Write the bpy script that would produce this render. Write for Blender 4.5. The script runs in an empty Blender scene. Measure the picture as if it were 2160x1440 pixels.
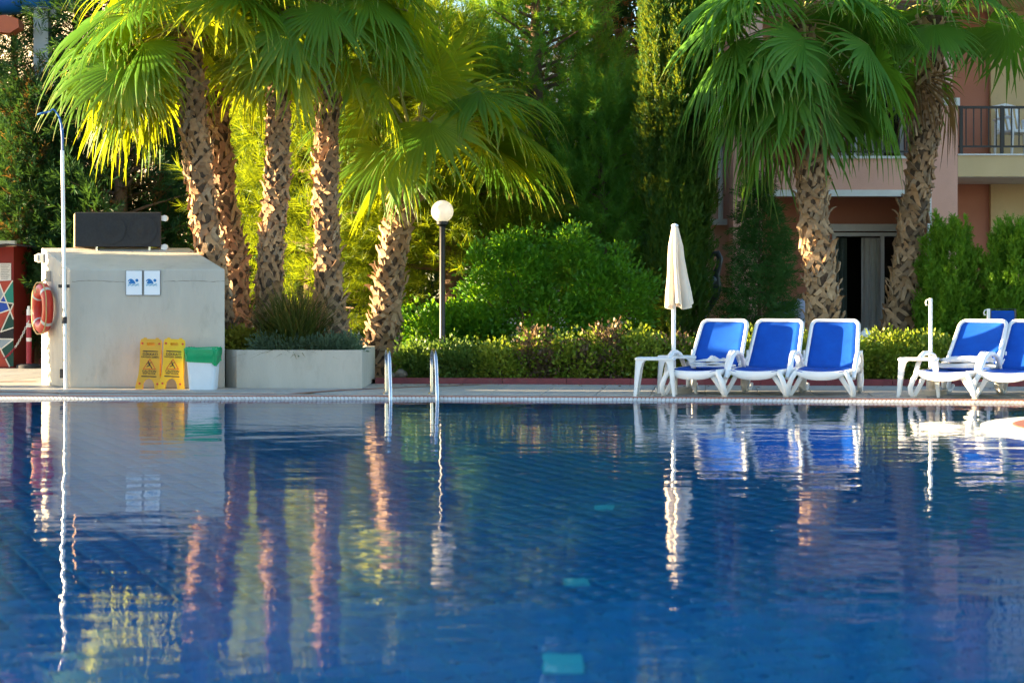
import bpy, math, random
import numpy as np
from mathutils import Vector, Matrix

# ------------------------------------------------------------------ camera, sky, sun, exposure
SC = bpy.context.scene
COL = SC.collection
F = 3900.0            # focal length in photograph pixels (2160 wide)
HOR = 640.0           # horizon row of the photograph
CAMZ = 1.0            # eye height above the deck
R = math.radians

cam = bpy.data.cameras.new('camera')
cam.sensor_width = 36.0
cam.lens = F / 2160.0 * 36.0
cam.shift_y = -(720.0 - HOR) / 2160.0
cam.clip_start = 0.1
cam.clip_end = 2000.0
cam.dof.use_dof = True
cam.dof.focus_distance = 21.5
cam.dof.aperture_fstop = 3.6
cam_o = bpy.data.objects.new('camera', cam)
cam_o.location = (0, 0, CAMZ)
cam_o.rotation_euler = (R(90), 0, 0)
COL.objects.link(cam_o)
SC.camera = cam_o

SUN_EL = 9.5         # degrees above the horizon
SUN_BACK = 4.0       # degrees the sun stands behind the left side
to_sun = Vector((-math.cos(R(SUN_BACK)) * math.cos(R(SUN_EL)),
                 math.sin(R(SUN_BACK)) * math.cos(R(SUN_EL)), math.sin(R(SUN_EL))))
world = bpy.data.worlds.new('World')
SC.world = world
world.use_nodes = True
wn = world.node_tree.nodes
wl = world.node_tree.links
bgn = wn['Background']
sky = wn.new('ShaderNodeTexSky')
sky.sky_type = 'NISHITA'
sky.sun_disc = False
sky.sun_elevation = R(SUN_EL)
# sky rotation is measured clockwise from +Y
sky.sun_rotation = math.atan2(to_sun.x, to_sun.y)
sky.air_density = 1.0
sky.dust_density = 0.6
sky.ozone_density = 2.0
wl.new(sky.outputs[0], bgn.inputs[0])
bgn.inputs[1].default_value = 0.068

sun = bpy.data.lights.new('sun', 'SUN')
sun.energy = 5.0
sun.angle = R(0.5)
sun.color = (1.0, 0.76, 0.44)
sun_o = bpy.data.objects.new('sun', sun)
sun_o.rotation_euler = (-to_sun).to_track_quat('-Z', 'Y').to_euler()
sun_o.location = (-20, 10, 20)
COL.objects.link(sun_o)

vs = SC.view_settings
vs.view_transform = 'Standard'
vs.look = 'None'
vs.exposure = 3.15
vs.gamma = 1.0
vs.use_curve_mapping = False
cy = SC.cycles
cy.max_bounces = 8
cy.diffuse_bounces = 2
cy.glossy_bounces = 4
cy.transmission_bounces = 8
cy.transparent_max_bounces = 8
cy.sample_clamp_indirect = 6.0
cy.use_denoising = True
cy.use_adaptive_sampling = True
cy.adaptive_threshold = 0.02

random.seed(7)
NP = np.random.default_rng(11)


def W(px, py, d):
    return Vector(((px - 1080.0) / F * d, d, CAMZ - (py - HOR) / F * d))


def XP(px, d):
    return (px - 1080.0) / F * d


def ZP(py, d):
    return CAMZ - (py - HOR) / F * d


# ------------------------------------------------------------------ materials
MATS = {}


def _new(name):
    m = bpy.data.materials.new(name)
    m.use_nodes = True
    nt = m.node_tree
    nt.nodes.clear()
    out = nt.nodes.new('ShaderNodeOutputMaterial')
    MATS[name] = m
    return m, nt, out


def mat(name, c1, c2=None, scale=6.0, rough=0.6, bump=0.0, bscale=None, spec=0.4, metal=0.0,
        detail=6.0, objvar=0.0, stain=None, stain_scale=2.0, stain_amt=0.5, coat=0.0, trans=0.0, stretch=None):
    m, nt, out = _new(name)
    N, L = nt.nodes, nt.links
    b = N.new('ShaderNodeBsdfPrincipled')
    L.new(b.outputs[0], out.inputs[0])
    b.inputs['Roughness'].default_value = rough
    b.inputs['Metallic'].default_value = metal
    b.inputs['Specular IOR Level'].default_value = spec
    if coat:
        b.inputs['Coat Weight'].default_value = coat
        b.inputs['Coat Roughness'].default_value = 0.15
    tc = N.new('ShaderNodeTexCoord')
    src = tc.outputs['Object']
    if stretch:
        mp = N.new('ShaderNodeMapping')
        mp.inputs['Scale'].default_value = stretch
        L.new(src, mp.inputs[0])
        src = mp.outputs[0]
    c2 = c2 or tuple(v * 0.8 for v in c1)
    nz = N.new('ShaderNodeTexNoise')
    nz.inputs['Scale'].default_value = scale
    nz.inputs['Detail'].default_value = detail
    nz.inputs['Roughness'].default_value = 0.6
    L.new(src, nz.inputs['Vector'])
    rp = N.new('ShaderNodeMapRange')
    rp.inputs[1].default_value = 0.3
    rp.inputs[2].default_value = 0.7
    L.new(nz.outputs[0], rp.inputs[0])
    mx = N.new('ShaderNodeMix')
    mx.data_type = 'RGBA'
    mx.inputs[6].default_value = (*c1, 1)
    mx.inputs[7].default_value = (*c2, 1)
    L.new(rp.outputs[0], mx.inputs[0])
    cout = mx.outputs[2]
    if stain:
        n2 = N.new('ShaderNodeTexNoise')
        n2.inputs['Scale'].default_value = stain_scale
        n2.inputs['Detail'].default_value = 9
        n2.inputs['Roughness'].default_value = 0.7
        L.new(src, n2.inputs['Vector'])
        r2 = N.new('ShaderNodeMapRange')
        r2.inputs[1].default_value = 0.54
        r2.inputs[2].default_value = 0.72
        r2.inputs[4].default_value = stain_amt
        L.new(n2.outputs[0], r2.inputs[0])
        m2 = N.new('ShaderNodeMix')
        m2.data_type = 'RGBA'
        L.new(r2.outputs[0], m2.inputs[0])
        L.new(cout, m2.inputs[6])
        m2.inputs[7].default_value = (*stain, 1)
        cout = m2.outputs[2]
    if objvar:
        oi = N.new('ShaderNodeObjectInfo')
        hs = N.new('ShaderNodeHueSaturation')
        mr = N.new('ShaderNodeMapRange')
        mr.inputs[3].default_value = 1 - objvar
        mr.inputs[4].default_value = 1 + objvar
        L.new(oi.outputs['Random'], mr.inputs[0])
        L.new(mr.outputs[0], hs.inputs['Value'])
        L.new(cout, hs.inputs['Color'])
        cout = hs.outputs[0]
    L.new(cout, b.inputs['Base Color'])
    if trans:
        tr = N.new('ShaderNodeBsdfTranslucent')
        L.new(cout, tr.inputs[0])
        ms = N.new('ShaderNodeMixShader')
        ms.inputs[0].default_value = trans
        L.new(b.outputs[0], ms.inputs[1])
        L.new(tr.outputs[0], ms.inputs[2])
        L.new(ms.outputs[0], out.inputs[0])
    if bump:
        n3 = N.new('ShaderNodeTexNoise')
        n3.inputs['Scale'].default_value = bscale or scale * 8
        n3.inputs['Detail'].default_value = 5
        L.new(src, n3.inputs['Vector'])
        bp = N.new('ShaderNodeBump')
        bp.inputs['Strength'].default_value = bump
        bp.inputs['Distance'].default_value = 0.01
        L.new(n3.outputs[0], bp.inputs['Height'])
        L.new(bp.outputs[0], b.inputs['Normal'])
    return m


def leafmat(name, ca, cb, tcol, tr=0.45, tip=None, tip_from=0.8, rough=0.4, gloss=0.010):
    """foliage: attribute var.r picks between two leaf colours, var.g (distance to the tip) browns the tips"""
    m, nt, out = _new(name)
    N, L = nt.nodes, nt.links
    at = N.new('ShaderNodeAttribute')
    at.attribute_name = 'var'
    sp = N.new('ShaderNodeSeparateColor')
    L.new(at.outputs['Color'], sp.inputs[0])
    mx = N.new('ShaderNodeMix')
    mx.data_type = 'RGBA'
    mx.inputs[6].default_value = (*ca, 1)
    mx.inputs[7].default_value = (*cb, 1)
    L.new(sp.outputs[0], mx.inputs[0])
    c = mx.outputs[2]
    tm = N.new('ShaderNodeMix')
    tm.data_type = 'RGBA'
    tm.inputs[6].default_value = (*tcol, 1)
    tm.inputs[7].default_value = (*[v * 0.72 for v in tcol], 1)
    L.new(sp.outputs[0], tm.inputs[0])
    t = tm.outputs[2]
    if tip:
        mr = N.new('ShaderNodeMapRange')
        mr.inputs[1].default_value = tip_from
        mr.inputs[2].default_value = 1.0
        L.new(sp.outputs[1], mr.inputs[0])
        m2 = N.new('ShaderNodeMix')
        m2.data_type = 'RGBA'
        L.new(mr.outputs[0], m2.inputs[0])
        L.new(c, m2.inputs[6])
        m2.inputs[7].default_value = (*tip, 1)
        c = m2.outputs[2]
    d = N.new('ShaderNodeBsdfDiffuse')
    L.new(c, d.inputs[0])
    tl = N.new('ShaderNodeBsdfTranslucent')
    L.new(t, tl.inputs[0])
    ms = N.new('ShaderNodeMixShader')
    ms.inputs[0].default_value = tr
    L.new(d.outputs[0], ms.inputs[1])
    L.new(tl.outputs[0], ms.inputs[2])
    g = N.new('ShaderNodeBsdfGlossy')
    g.inputs['Roughness'].default_value = rough
    g.inputs[0].default_value = (1, 1, 1, 1)
    m3 = N.new('ShaderNodeMixShader')
    m3.inputs[0].default_value = gloss
    L.new(ms.outputs[0], m3.inputs[1])
    L.new(g.outputs[0], m3.inputs[2])
    L.new(m3.outputs[0], out.inputs[0])
    return m


def glassmat(name, col, rough=0.02):
    m, nt, out = _new(name)
    N, L = nt.nodes, nt.links
    fr = N.new('ShaderNodeFresnel')
    fr.inputs[0].default_value = 1.5
    tr = N.new('ShaderNodeBsdfTransparent')
    tr.inputs[0].default_value = (*col, 1)
    gl = N.new('ShaderNodeBsdfGlossy')
    gl.inputs['Roughness'].default_value = rough
    ms = N.new('ShaderNodeMixShader')
    L.new(fr.outputs[0], ms.inputs[0])
    L.new(tr.outputs[0], ms.inputs[1])
    L.new(gl.outputs[0], ms.inputs[2])
    L.new(ms.outputs[0], out.inputs[0])
    return m


def watermat():
    m, nt, out = _new('pool_water')
    N, L = nt.nodes, nt.links
    tc = N.new('ShaderNodeTexCoord')

    def wave(scale, dist, prev, stretch, detail=2.0, rot=0.0, mod=None):
        mp = N.new('ShaderNodeMapping')
        mp.inputs['Scale'].default_value = stretch
        mp.inputs['Rotation'].default_value = (0, 0, rot)
        L.new(tc.outputs['Object'], mp.inputs[0])
        nz = N.new('ShaderNodeTexNoise')
        nz.inputs['Scale'].default_value = scale
        nz.inputs['Detail'].default_value = detail
        nz.inputs['Roughness'].default_value = 0.45
        L.new(mp.outputs[0], nz.inputs['Vector'])
        bp = N.new('ShaderNodeBump')
        bp.inputs['Strength'].default_value = 1.0
        bp.inputs['Distance'].default_value = dist
        L.new(nz.outputs[0], bp.inputs['Height'])
        if mod:
            # breeze patches: large areas with more and with less ripple
            n2 = N.new('ShaderNodeTexNoise')
            n2.inputs['Scale'].default_value = mod
            n2.inputs['Detail'].default_value = 2
            L.new(tc.outputs['Object'], n2.inputs['Vector'])
            mr = N.new('ShaderNodeMapRange')
            mr.inputs[1].default_value = 0.35
            mr.inputs[2].default_value = 0.65
            mr.inputs[3].default_value = 0.2
            mr.inputs[4].default_value = 1.0
            L.new(n2.outputs[0], mr.inputs[0])
            L.new(mr.outputs[0], bp.inputs['Strength'])
        if prev:
            L.new(prev.outputs[0], bp.inputs['Normal'])
        return bp
    b = wave(0.9, 0.0080, None, (0.7, 1.0, 1), 1.0, 0.5)
    b = wave(2.6, 0.0042, b, (0.7, 1.2, 1), 1.5, -0.3)
    b = wave(11.0, 0.0016, b, (0.7, 1.3, 1), 2.0, 0.15, 0.22)
    fr = N.new('ShaderNodeFresnel')
    fr.inputs[0].default_value = 1.33
    L.new(b.outputs[0], fr.inputs['Normal'])
    gl = N.new('ShaderNodeBsdfGlossy')
    gl.inputs['Roughness'].default_value = 0.0
    L.new(b.outputs[0], gl.inputs['Normal'])
    rf = N.new('ShaderNodeBsdfRefraction')
    rf.inputs['IOR'].default_value = 1.33
    rf.inputs['Roughness'].default_value = 0.0
    rf.inputs[0].default_value = (0.93, 0.98, 1, 1)
    L.new(b.outputs[0], rf.inputs['Normal'])
    ms = N.new('ShaderNodeMixShader')
    L.new(fr.outputs[0], ms.inputs[0])
    L.new(rf.outputs[0], ms.inputs[1])
    L.new(gl.outputs[0], ms.inputs[2])
    L.new(ms.outputs[0], out.inputs[0])
    return m


M_WATER = watermat()
M_DECK = mat('deck_tile', (0.43, 0.41, 0.375), (0.34, 0.325, 0.30), 5, 0.55, 0.15, 90, objvar=0.08, stain=(0.28, 0.24, 0.2), stain_scale=1.3, stain_amt=0.35)
M_GROUT = mat('deck_grout', (0.25, 0.23, 0.21), None, 9, 0.9)
M_TERRA = mat('terracotta_tile', (0.36, 0.13, 0.075), (0.27, 0.095, 0.06), 12, 0.6, 0.1, objvar=0.1)
M_SOIL = mat('garden_soil', (0.16, 0.11, 0.07), (0.07, 0.05, 0.035), 14, 0.95, 0.8, 60)
M_GROUND = mat('dry_ground', (0.20, 0.16, 0.10), (0.10, 0.10, 0.05), 1.5, 0.95, 0.5, 20)
M_KERB = mat('red_kerb_paint', (0.24, 0.045, 0.05), (0.17, 0.035, 0.04), 9, 0.55, 0.3, 50, stain=(0.2, 0.14, 0.11), stain_scale=5, stain_amt=0.6)
M_POOLT = mat('pool_floor_tile', (0.0005, 0.205, 0.58), (0.0005, 0.145, 0.48), 1.2, 0.3, objvar=0.10)
M_POOLG = mat('pool_grout', (0.001, 0.25, 0.60), (0.001, 0.21, 0.56), 4, 0.6)
M_PATCH = mat('pale_turquoise_tile', (0.03, 0.52, 0.74), (0.02, 0.42, 0.68), 4, 0.4)
M_WHITE = mat('white_plastic', (0.80, 0.80, 0.79), (0.72, 0.72, 0.70), 3, 0.38, 0.03, 40, stain=(0.5, 0.47, 0.4), stain_scale=6, stain_amt=0.18)
M_GRATE = mat('white_grate', (0.70, 0.70, 0.68), (0.52, 0.52, 0.49), 11, 0.45)
M_BLUE = mat('blue_sling_fabric', (0.003, 0.095, 0.52), (0.002, 0.065, 0.40), 4.5, 0.7, 0.25, 900, spec=0.25, trans=0.12)
M_PLASTER = mat('beige_plaster', (0.53, 0.49, 0.415), (0.45, 0.415, 0.35), 3.0, 0.85, 0.5, 40, stain=(0.33, 0.29, 0.235), stain_scale=4.0, stain_amt=0.6, stretch=(1, 1, 0.35))
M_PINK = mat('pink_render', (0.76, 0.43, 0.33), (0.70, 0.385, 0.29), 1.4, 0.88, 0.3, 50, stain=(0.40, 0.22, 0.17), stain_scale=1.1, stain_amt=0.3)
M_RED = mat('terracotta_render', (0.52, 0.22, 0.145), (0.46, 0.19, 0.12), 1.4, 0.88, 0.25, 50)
M_OCHRE = mat('ochre_render', (0.68, 0.51, 0.28), (0.60, 0.44, 0.235), 1.6, 0.88, 0.25, 50, stain=(0.36, 0.27, 0.16), stain_scale=1.5, stain_amt=0.3)
M_CREAM = mat('cream_render', (0.66, 0.58, 0.46), (0.58, 0.50, 0.40), 1.0, 0.9)
M_TRIM = mat('white_trim', (0.76, 0.76, 0.74), (0.66, 0.66, 0.64), 5, 0.6)
M_BLACK = mat('black_paint', (0.012, 0.012, 0.014), (0.02, 0.02, 0.022), 20, 0.4, 0.05, 60)
M_SPK = mat('speaker_cloth', (0.018, 0.019, 0.022), (0.03, 0.031, 0.034), 40, 0.8, 0.4, 400)
M_WOOD = mat('plywood', (0.34, 0.20, 0.09), (0.26, 0.15, 0.07), 7, 0.7, 0.2, stretch=(1, 1, 6))
M_STEEL = mat('stainless_steel', (0.62, 0.62, 0.63), (0.50, 0.50, 0.52), 14, 0.16, 0.02, 60, metal=1.0)
M_ALU = mat('aluminium_pole', (0.72, 0.73, 0.75), (0.62, 0.63, 0.65), 10, 0.35, metal=0.4)
M_BLUEPOLE = mat('blue_coating', (0.02, 0.13, 0.40), (0.015, 0.10, 0.33), 10, 0.4)
M_GREYST = mat('grey_steel_column', (0.40, 0.43, 0.47), (0.33, 0.36, 0.40), 4, 0.5)
M_YEL = mat('yellow_plastic', (0.82, 0.44, 0.006), (0.74, 0.38, 0.005), 5, 0.42, 0.03, 30)
M_YEL2 = mat('dull_yellow_plastic', (0.72, 0.36, 0.02), (0.64, 0.31, 0.02), 5, 0.5, 0.03, 30)
M_INK = mat('black_ink', (0.02, 0.016, 0.012), (0.03, 0.024, 0.018), 30, 0.6)
M_ORINK = mat('red_orange_ink', (0.68, 0.10, 0.01), (0.6, 0.09, 0.01), 30, 0.6)
M_REDDOT = mat('red_reflector', (0.62, 0.05, 0.015), (0.5, 0.04, 0.015), 30, 0.4)
M_GREENBAG = mat('green_plastic_bag', (0.01, 0.42, 0.16), (0.008, 0.34, 0.13), 9, 0.25, 0.6, 35, trans=0.25)
M_BIN = mat('white_bin_plastic', (0.78, 0.82, 0.86), (0.70, 0.75, 0.80), 4, 0.35)
M_SIGN = mat('white_sign_plate', (0.84, 0.86, 0.88), (0.78, 0.80, 0.83), 3, 0.35)
M_SIGNED = mat('grey_sign_edge', (0.20, 0.20, 0.20), None, 3, 0.5)
M_SWIM = mat('blue_sign_ink', (0.010, 0.19, 0.50), None, 20, 0.5)
M_SWIM2 = mat('light_blue_sign_ink', (0.09, 0.40, 0.62), None, 20, 0.5)
M_RING = mat('orange_red_vinyl', (0.62, 0.042, 0.022), (0.54, 0.036, 0.02), 8, 0.4, 0.05, 40)
M_TAPE = mat('reflective_tape', (0.62, 0.62, 0.60), (0.55, 0.55, 0.53), 20, 0.3)
M_ROPE = mat('yellow_rope', (0.62, 0.46, 0.20), (0.5, 0.36, 0.15), 60, 0.8, 0.3, 200)
M_OPAL = mat('opal_globe', (0.95, 0.93, 0.89), (0.93, 0.91, 0.87), 2, 0.25, trans=0.5, spec=0.5)
M_CANVAS = mat('cream_canvas', (0.82, 0.745, 0.63), (0.76, 0.68, 0.56), 6, 0.85, 0.3, 160, trans=0.22, stain=(0.55, 0.47, 0.37), stain_scale=4, stain_amt=0.3)
M_TOWEL = mat('white_towel', (0.80, 0.79, 0.77), (0.72, 0.71, 0.68), 9, 0.95, 0.6, 220)
M_LILAC = mat('lilac_towel', (0.52, 0.53, 0.68), (0.45, 0.46, 0.62), 9, 0.95, 0.6, 220)
M_BARK = mat('pine_bark', (0.17, 0.105, 0.065), (0.09, 0.055, 0.035), 9, 0.95, 0.9, 40, stretch=(1, 1, 0.3))
M_PTRUNK = mat('palm_trunk_fibre', (0.12, 0.075, 0.045), (0.055, 0.035, 0.022), 22, 0.95, 0.9, 70)
M_BOOT = mat('palm_leaf_base', (0.43, 0.25, 0.12), (0.25, 0.135, 0.065), 9, 0.85, 0.6, 60, objvar=0.32, stain=(0.30, 0.27, 0.23), stain_scale=6, stain_amt=0.7)
M_BOOTG = mat('weathered_leaf_base', (0.42, 0.28, 0.16), (0.24, 0.155, 0.088), 9, 0.9, 0.6, 60, objvar=0.32, stain=(0.30, 0.28, 0.25), stain_scale=6, stain_amt=0.8)
M_BOOTR = mat('rusty_leaf_base', (0.34, 0.19, 0.11), (0.20, 0.11, 0.065), 9, 0.9, 0.6, 60, objvar=0.3)
M_PETI = mat('palm_petiole', (0.24, 0.27, 0.07), (0.30, 0.24, 0.08), 4, 0.5)
M_FROND = leafmat('lit_palm_frond', (0.045, 0.145, 0.014), (0.080, 0.200, 0.016), (0.56, 0.60, 0.010), 0.48, (0.36, 0.27, 0.07), 0.88, 0.4, 0.014)  # fronds of the sunlit crowns, the sun's yellow put into the leaf colour
M_FRONDD = leafmat('shade_palm_frond', (0.055, 0.165, 0.022), (0.095, 0.23, 0.028), (0.22, 0.42, 0.025), 0.40, (0.30, 0.26, 0.06), 0.86, 0.4, 0.014)  # greener copy for the right crowns, their shade put into the colour
M_DEAD = leafmat('dead_palm_frond', (0.24, 0.13, 0.055), (0.16, 0.085, 0.04), (0.38, 0.20, 0.06), 0.35, (0.12, 0.07, 0.035), 0.6, 0.7, 0.02)
M_PINE = leafmat('pine_needles', (0.060, 0.135, 0.012), (0.13, 0.19, 0.012), (0.38, 0.45, 0.012), 0.45)
M_PINE2 = leafmat('green_pine_needles', (0.040, 0.18, 0.030), (0.10, 0.28, 0.034), (0.32, 0.46, 0.02), 0.40)
M_CYP = leafmat('cypress_foliage', (0.012, 0.062, 0.014), (0.070, 0.16, 0.022), (0.30, 0.36, 0.02), 0.34)
M_DARK = leafmat('dark_conifer_foliage', (0.014, 0.055, 0.020), (0.030, 0.085, 0.026), (0.07, 0.15, 0.02), 0.30)
M_BROWN = leafmat('brown_conifer_foliage', (0.075, 0.045, 0.024), (0.04, 0.055, 0.022), (0.30, 0.15, 0.03), 0.35)
M_SMALLC = leafmat('small_conifer_foliage', (0.034, 0.12, 0.030), (0.075, 0.18, 0.042), (0.10, 0.2, 0.03), 0.32)
M_THUJA = leafmat('bright_thuja_foliage', (0.07, 0.20, 0.016), (0.19, 0.36, 0.024), (0.18, 0.36, 0.02), 0.38)
M_SHRUB = leafmat('green_shrub_leaves', (0.036, 0.150, 0.014), (0.085, 0.24, 0.018), (0.30, 0.56, 0.012), 0.42, gloss=0.016)
M_HEDGE = leafmat('variegated_hedge_leaves', (0.060, 0.170, 0.016), (0.34, 0.36, 0.045), (0.32, 0.40, 0.02), 0.35, gloss=0.016)
M_HEDGEG = leafmat('green_hedge_leaves', (0.050, 0.13, 0.025), (0.16, 0.22, 0.045), (0.22, 0.34, 0.03), 0.35, gloss=0.016)
M_HEDGEB = leafmat('dry_brown_hedge_leaves', (0.19, 0.115, 0.075), (0.13, 0.11, 0.06), (0.25, 0.15, 0.06), 0.25)
M_SAGE = leafmat('grey_green_groundcover', (0.085, 0.15, 0.095), (0.14, 0.20, 0.12), (0.15, 0.24, 0.1), 0.3)
M_GRASS = leafmat('tuft_grass', (0.020, 0.058, 0.016), (0.050, 0.085, 0.022), (0.24, 0.22, 0.03), 0.30, (0.34, 0.22, 0.08), 0.80)
M_YSHRUB = leafmat('yellow_green_leaves', (0.14, 0.19, 0.03), (0.26, 0.24, 0.035), (0.45, 0.42, 0.03), 0.4)
M_TWIG = mat('twig', (0.13, 0.09, 0.06), (0.08, 0.055, 0.04), 20, 0.9)
M_DKGLASS = glassmat('window_glass', (0.35, 0.45, 0.47))
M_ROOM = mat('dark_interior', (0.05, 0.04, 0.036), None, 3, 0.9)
M_CURT = mat('pale_curtain', (0.80, 0.77, 0.72), (0.72, 0.69, 0.64), 7, 0.95)
M_CURT2 = mat('patterned_green_curtain', (0.10, 0.16, 0.14), (0.20, 0.22, 0.20), 45, 0.95)
M_CHAIRBL = mat('blue_patterned_cloth', (0.05, 0.13, 0.22), (0.16, 0.26, 0.34), 60, 0.9)
M_STATUE = mat('dark_bronze', (0.022, 0.028, 0.036), (0.05, 0.06, 0.07), 7, 0.32, 0.1, 30)
M_STATUEB = mat('pale_belly_paint', (0.20, 0.24, 0.27), (0.12, 0.15, 0.17), 7, 0.4)
M_STONE = mat('field_stone', (0.33, 0.27, 0.21), (0.22, 0.18, 0.14), 10, 0.9, 0.6, 40)
M_MRED = mat('mural_red', (0.42, 0.055, 0.03), None, 5, 0.6)
M_MDRED = mat('mural_dark_red', (0.24, 0.02, 0.018), None, 5, 0.6)
M_MTEAL = mat('mural_teal', (0.02, 0.24, 0.19), None, 5, 0.6)
M_MBLUE = mat('mural_blue', (0.015, 0.07, 0.42), None, 5, 0.6)
M_MDGREEN = mat('mural_dark_green', (0.01, 0.065, 0.05), None, 5, 0.6)
M_MBLACK = mat('mural_black', (0.012, 0.012, 0.016), None, 5, 0.6)
M_MGREY = mat('mural_grey', (0.30, 0.36, 0.42), None, 5, 0.6)
M_MWHITE = mat('mural_white', (0.74, 0.70, 0.62), None, 5, 0.6)
M_ROOF = mat('dark_roof_felt', (0.05, 0.045, 0.045), None, 8, 0.85, 0.4, 60)
M_PAPER = mat('notice_paper', (0.70, 0.68, 0.68), (0.62, 0.6, 0.6), 6, 0.8)
M_GREYTXT = mat('grey_print', (0.33, 0.32, 0.34), None, 6, 0.8)
M_POSTR = mat('barrier_red', (0.36, 0.02, 0.045), (0.30, 0.02, 0.04), 9, 0.4)
M_RUBBER = mat('black_rubber', (0.025, 0.026, 0.03), (0.04, 0.04, 0.045), 15, 0.85)
M_FLUME = mat('blue_flume_fibreglass', (0.01, 0.16, 0.60), (0.01, 0.13, 0.52), 2, 0.3)
M_ORANGE = mat('orange_panel', (0.42, 0.10, 0.04), (0.34, 0.08, 0.035), 3, 0.5)
M_BEIGE = mat('beige_base_block', (0.52, 0.47, 0.40), (0.44, 0.40, 0.34), 6, 0.8)
M_GREYWALL = mat('grey_render', (0.36, 0.35, 0.34), (0.30, 0.29, 0.28), 3, 0.85, 0.2, 40)

# ------------------------------------------------------------------ mesh helpers
OFF = {}


def link(o, parent=None):
    COL.objects.link(o)
    if parent is not None:
        o.parent = parent
    return o


def tag(o, label=None, cat=None, group=None, kind=None):
    if label:
        o['label'] = label
    if cat:
        o['category'] = cat
    if group:
        o['group'] = group
    if kind:
        o['kind'] = kind
    return o


def thing(name, loc, label, cat, group=None, rz=0.0):
    o = bpy.data.objects.new(name, None)
    o.empty_display_size = 0.1
    o.location = loc
    o.rotation_euler = (0, 0, rz)
    link(o)
    OFF[o.name] = Vector(loc)
    return tag(o, label, cat, group)


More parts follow.
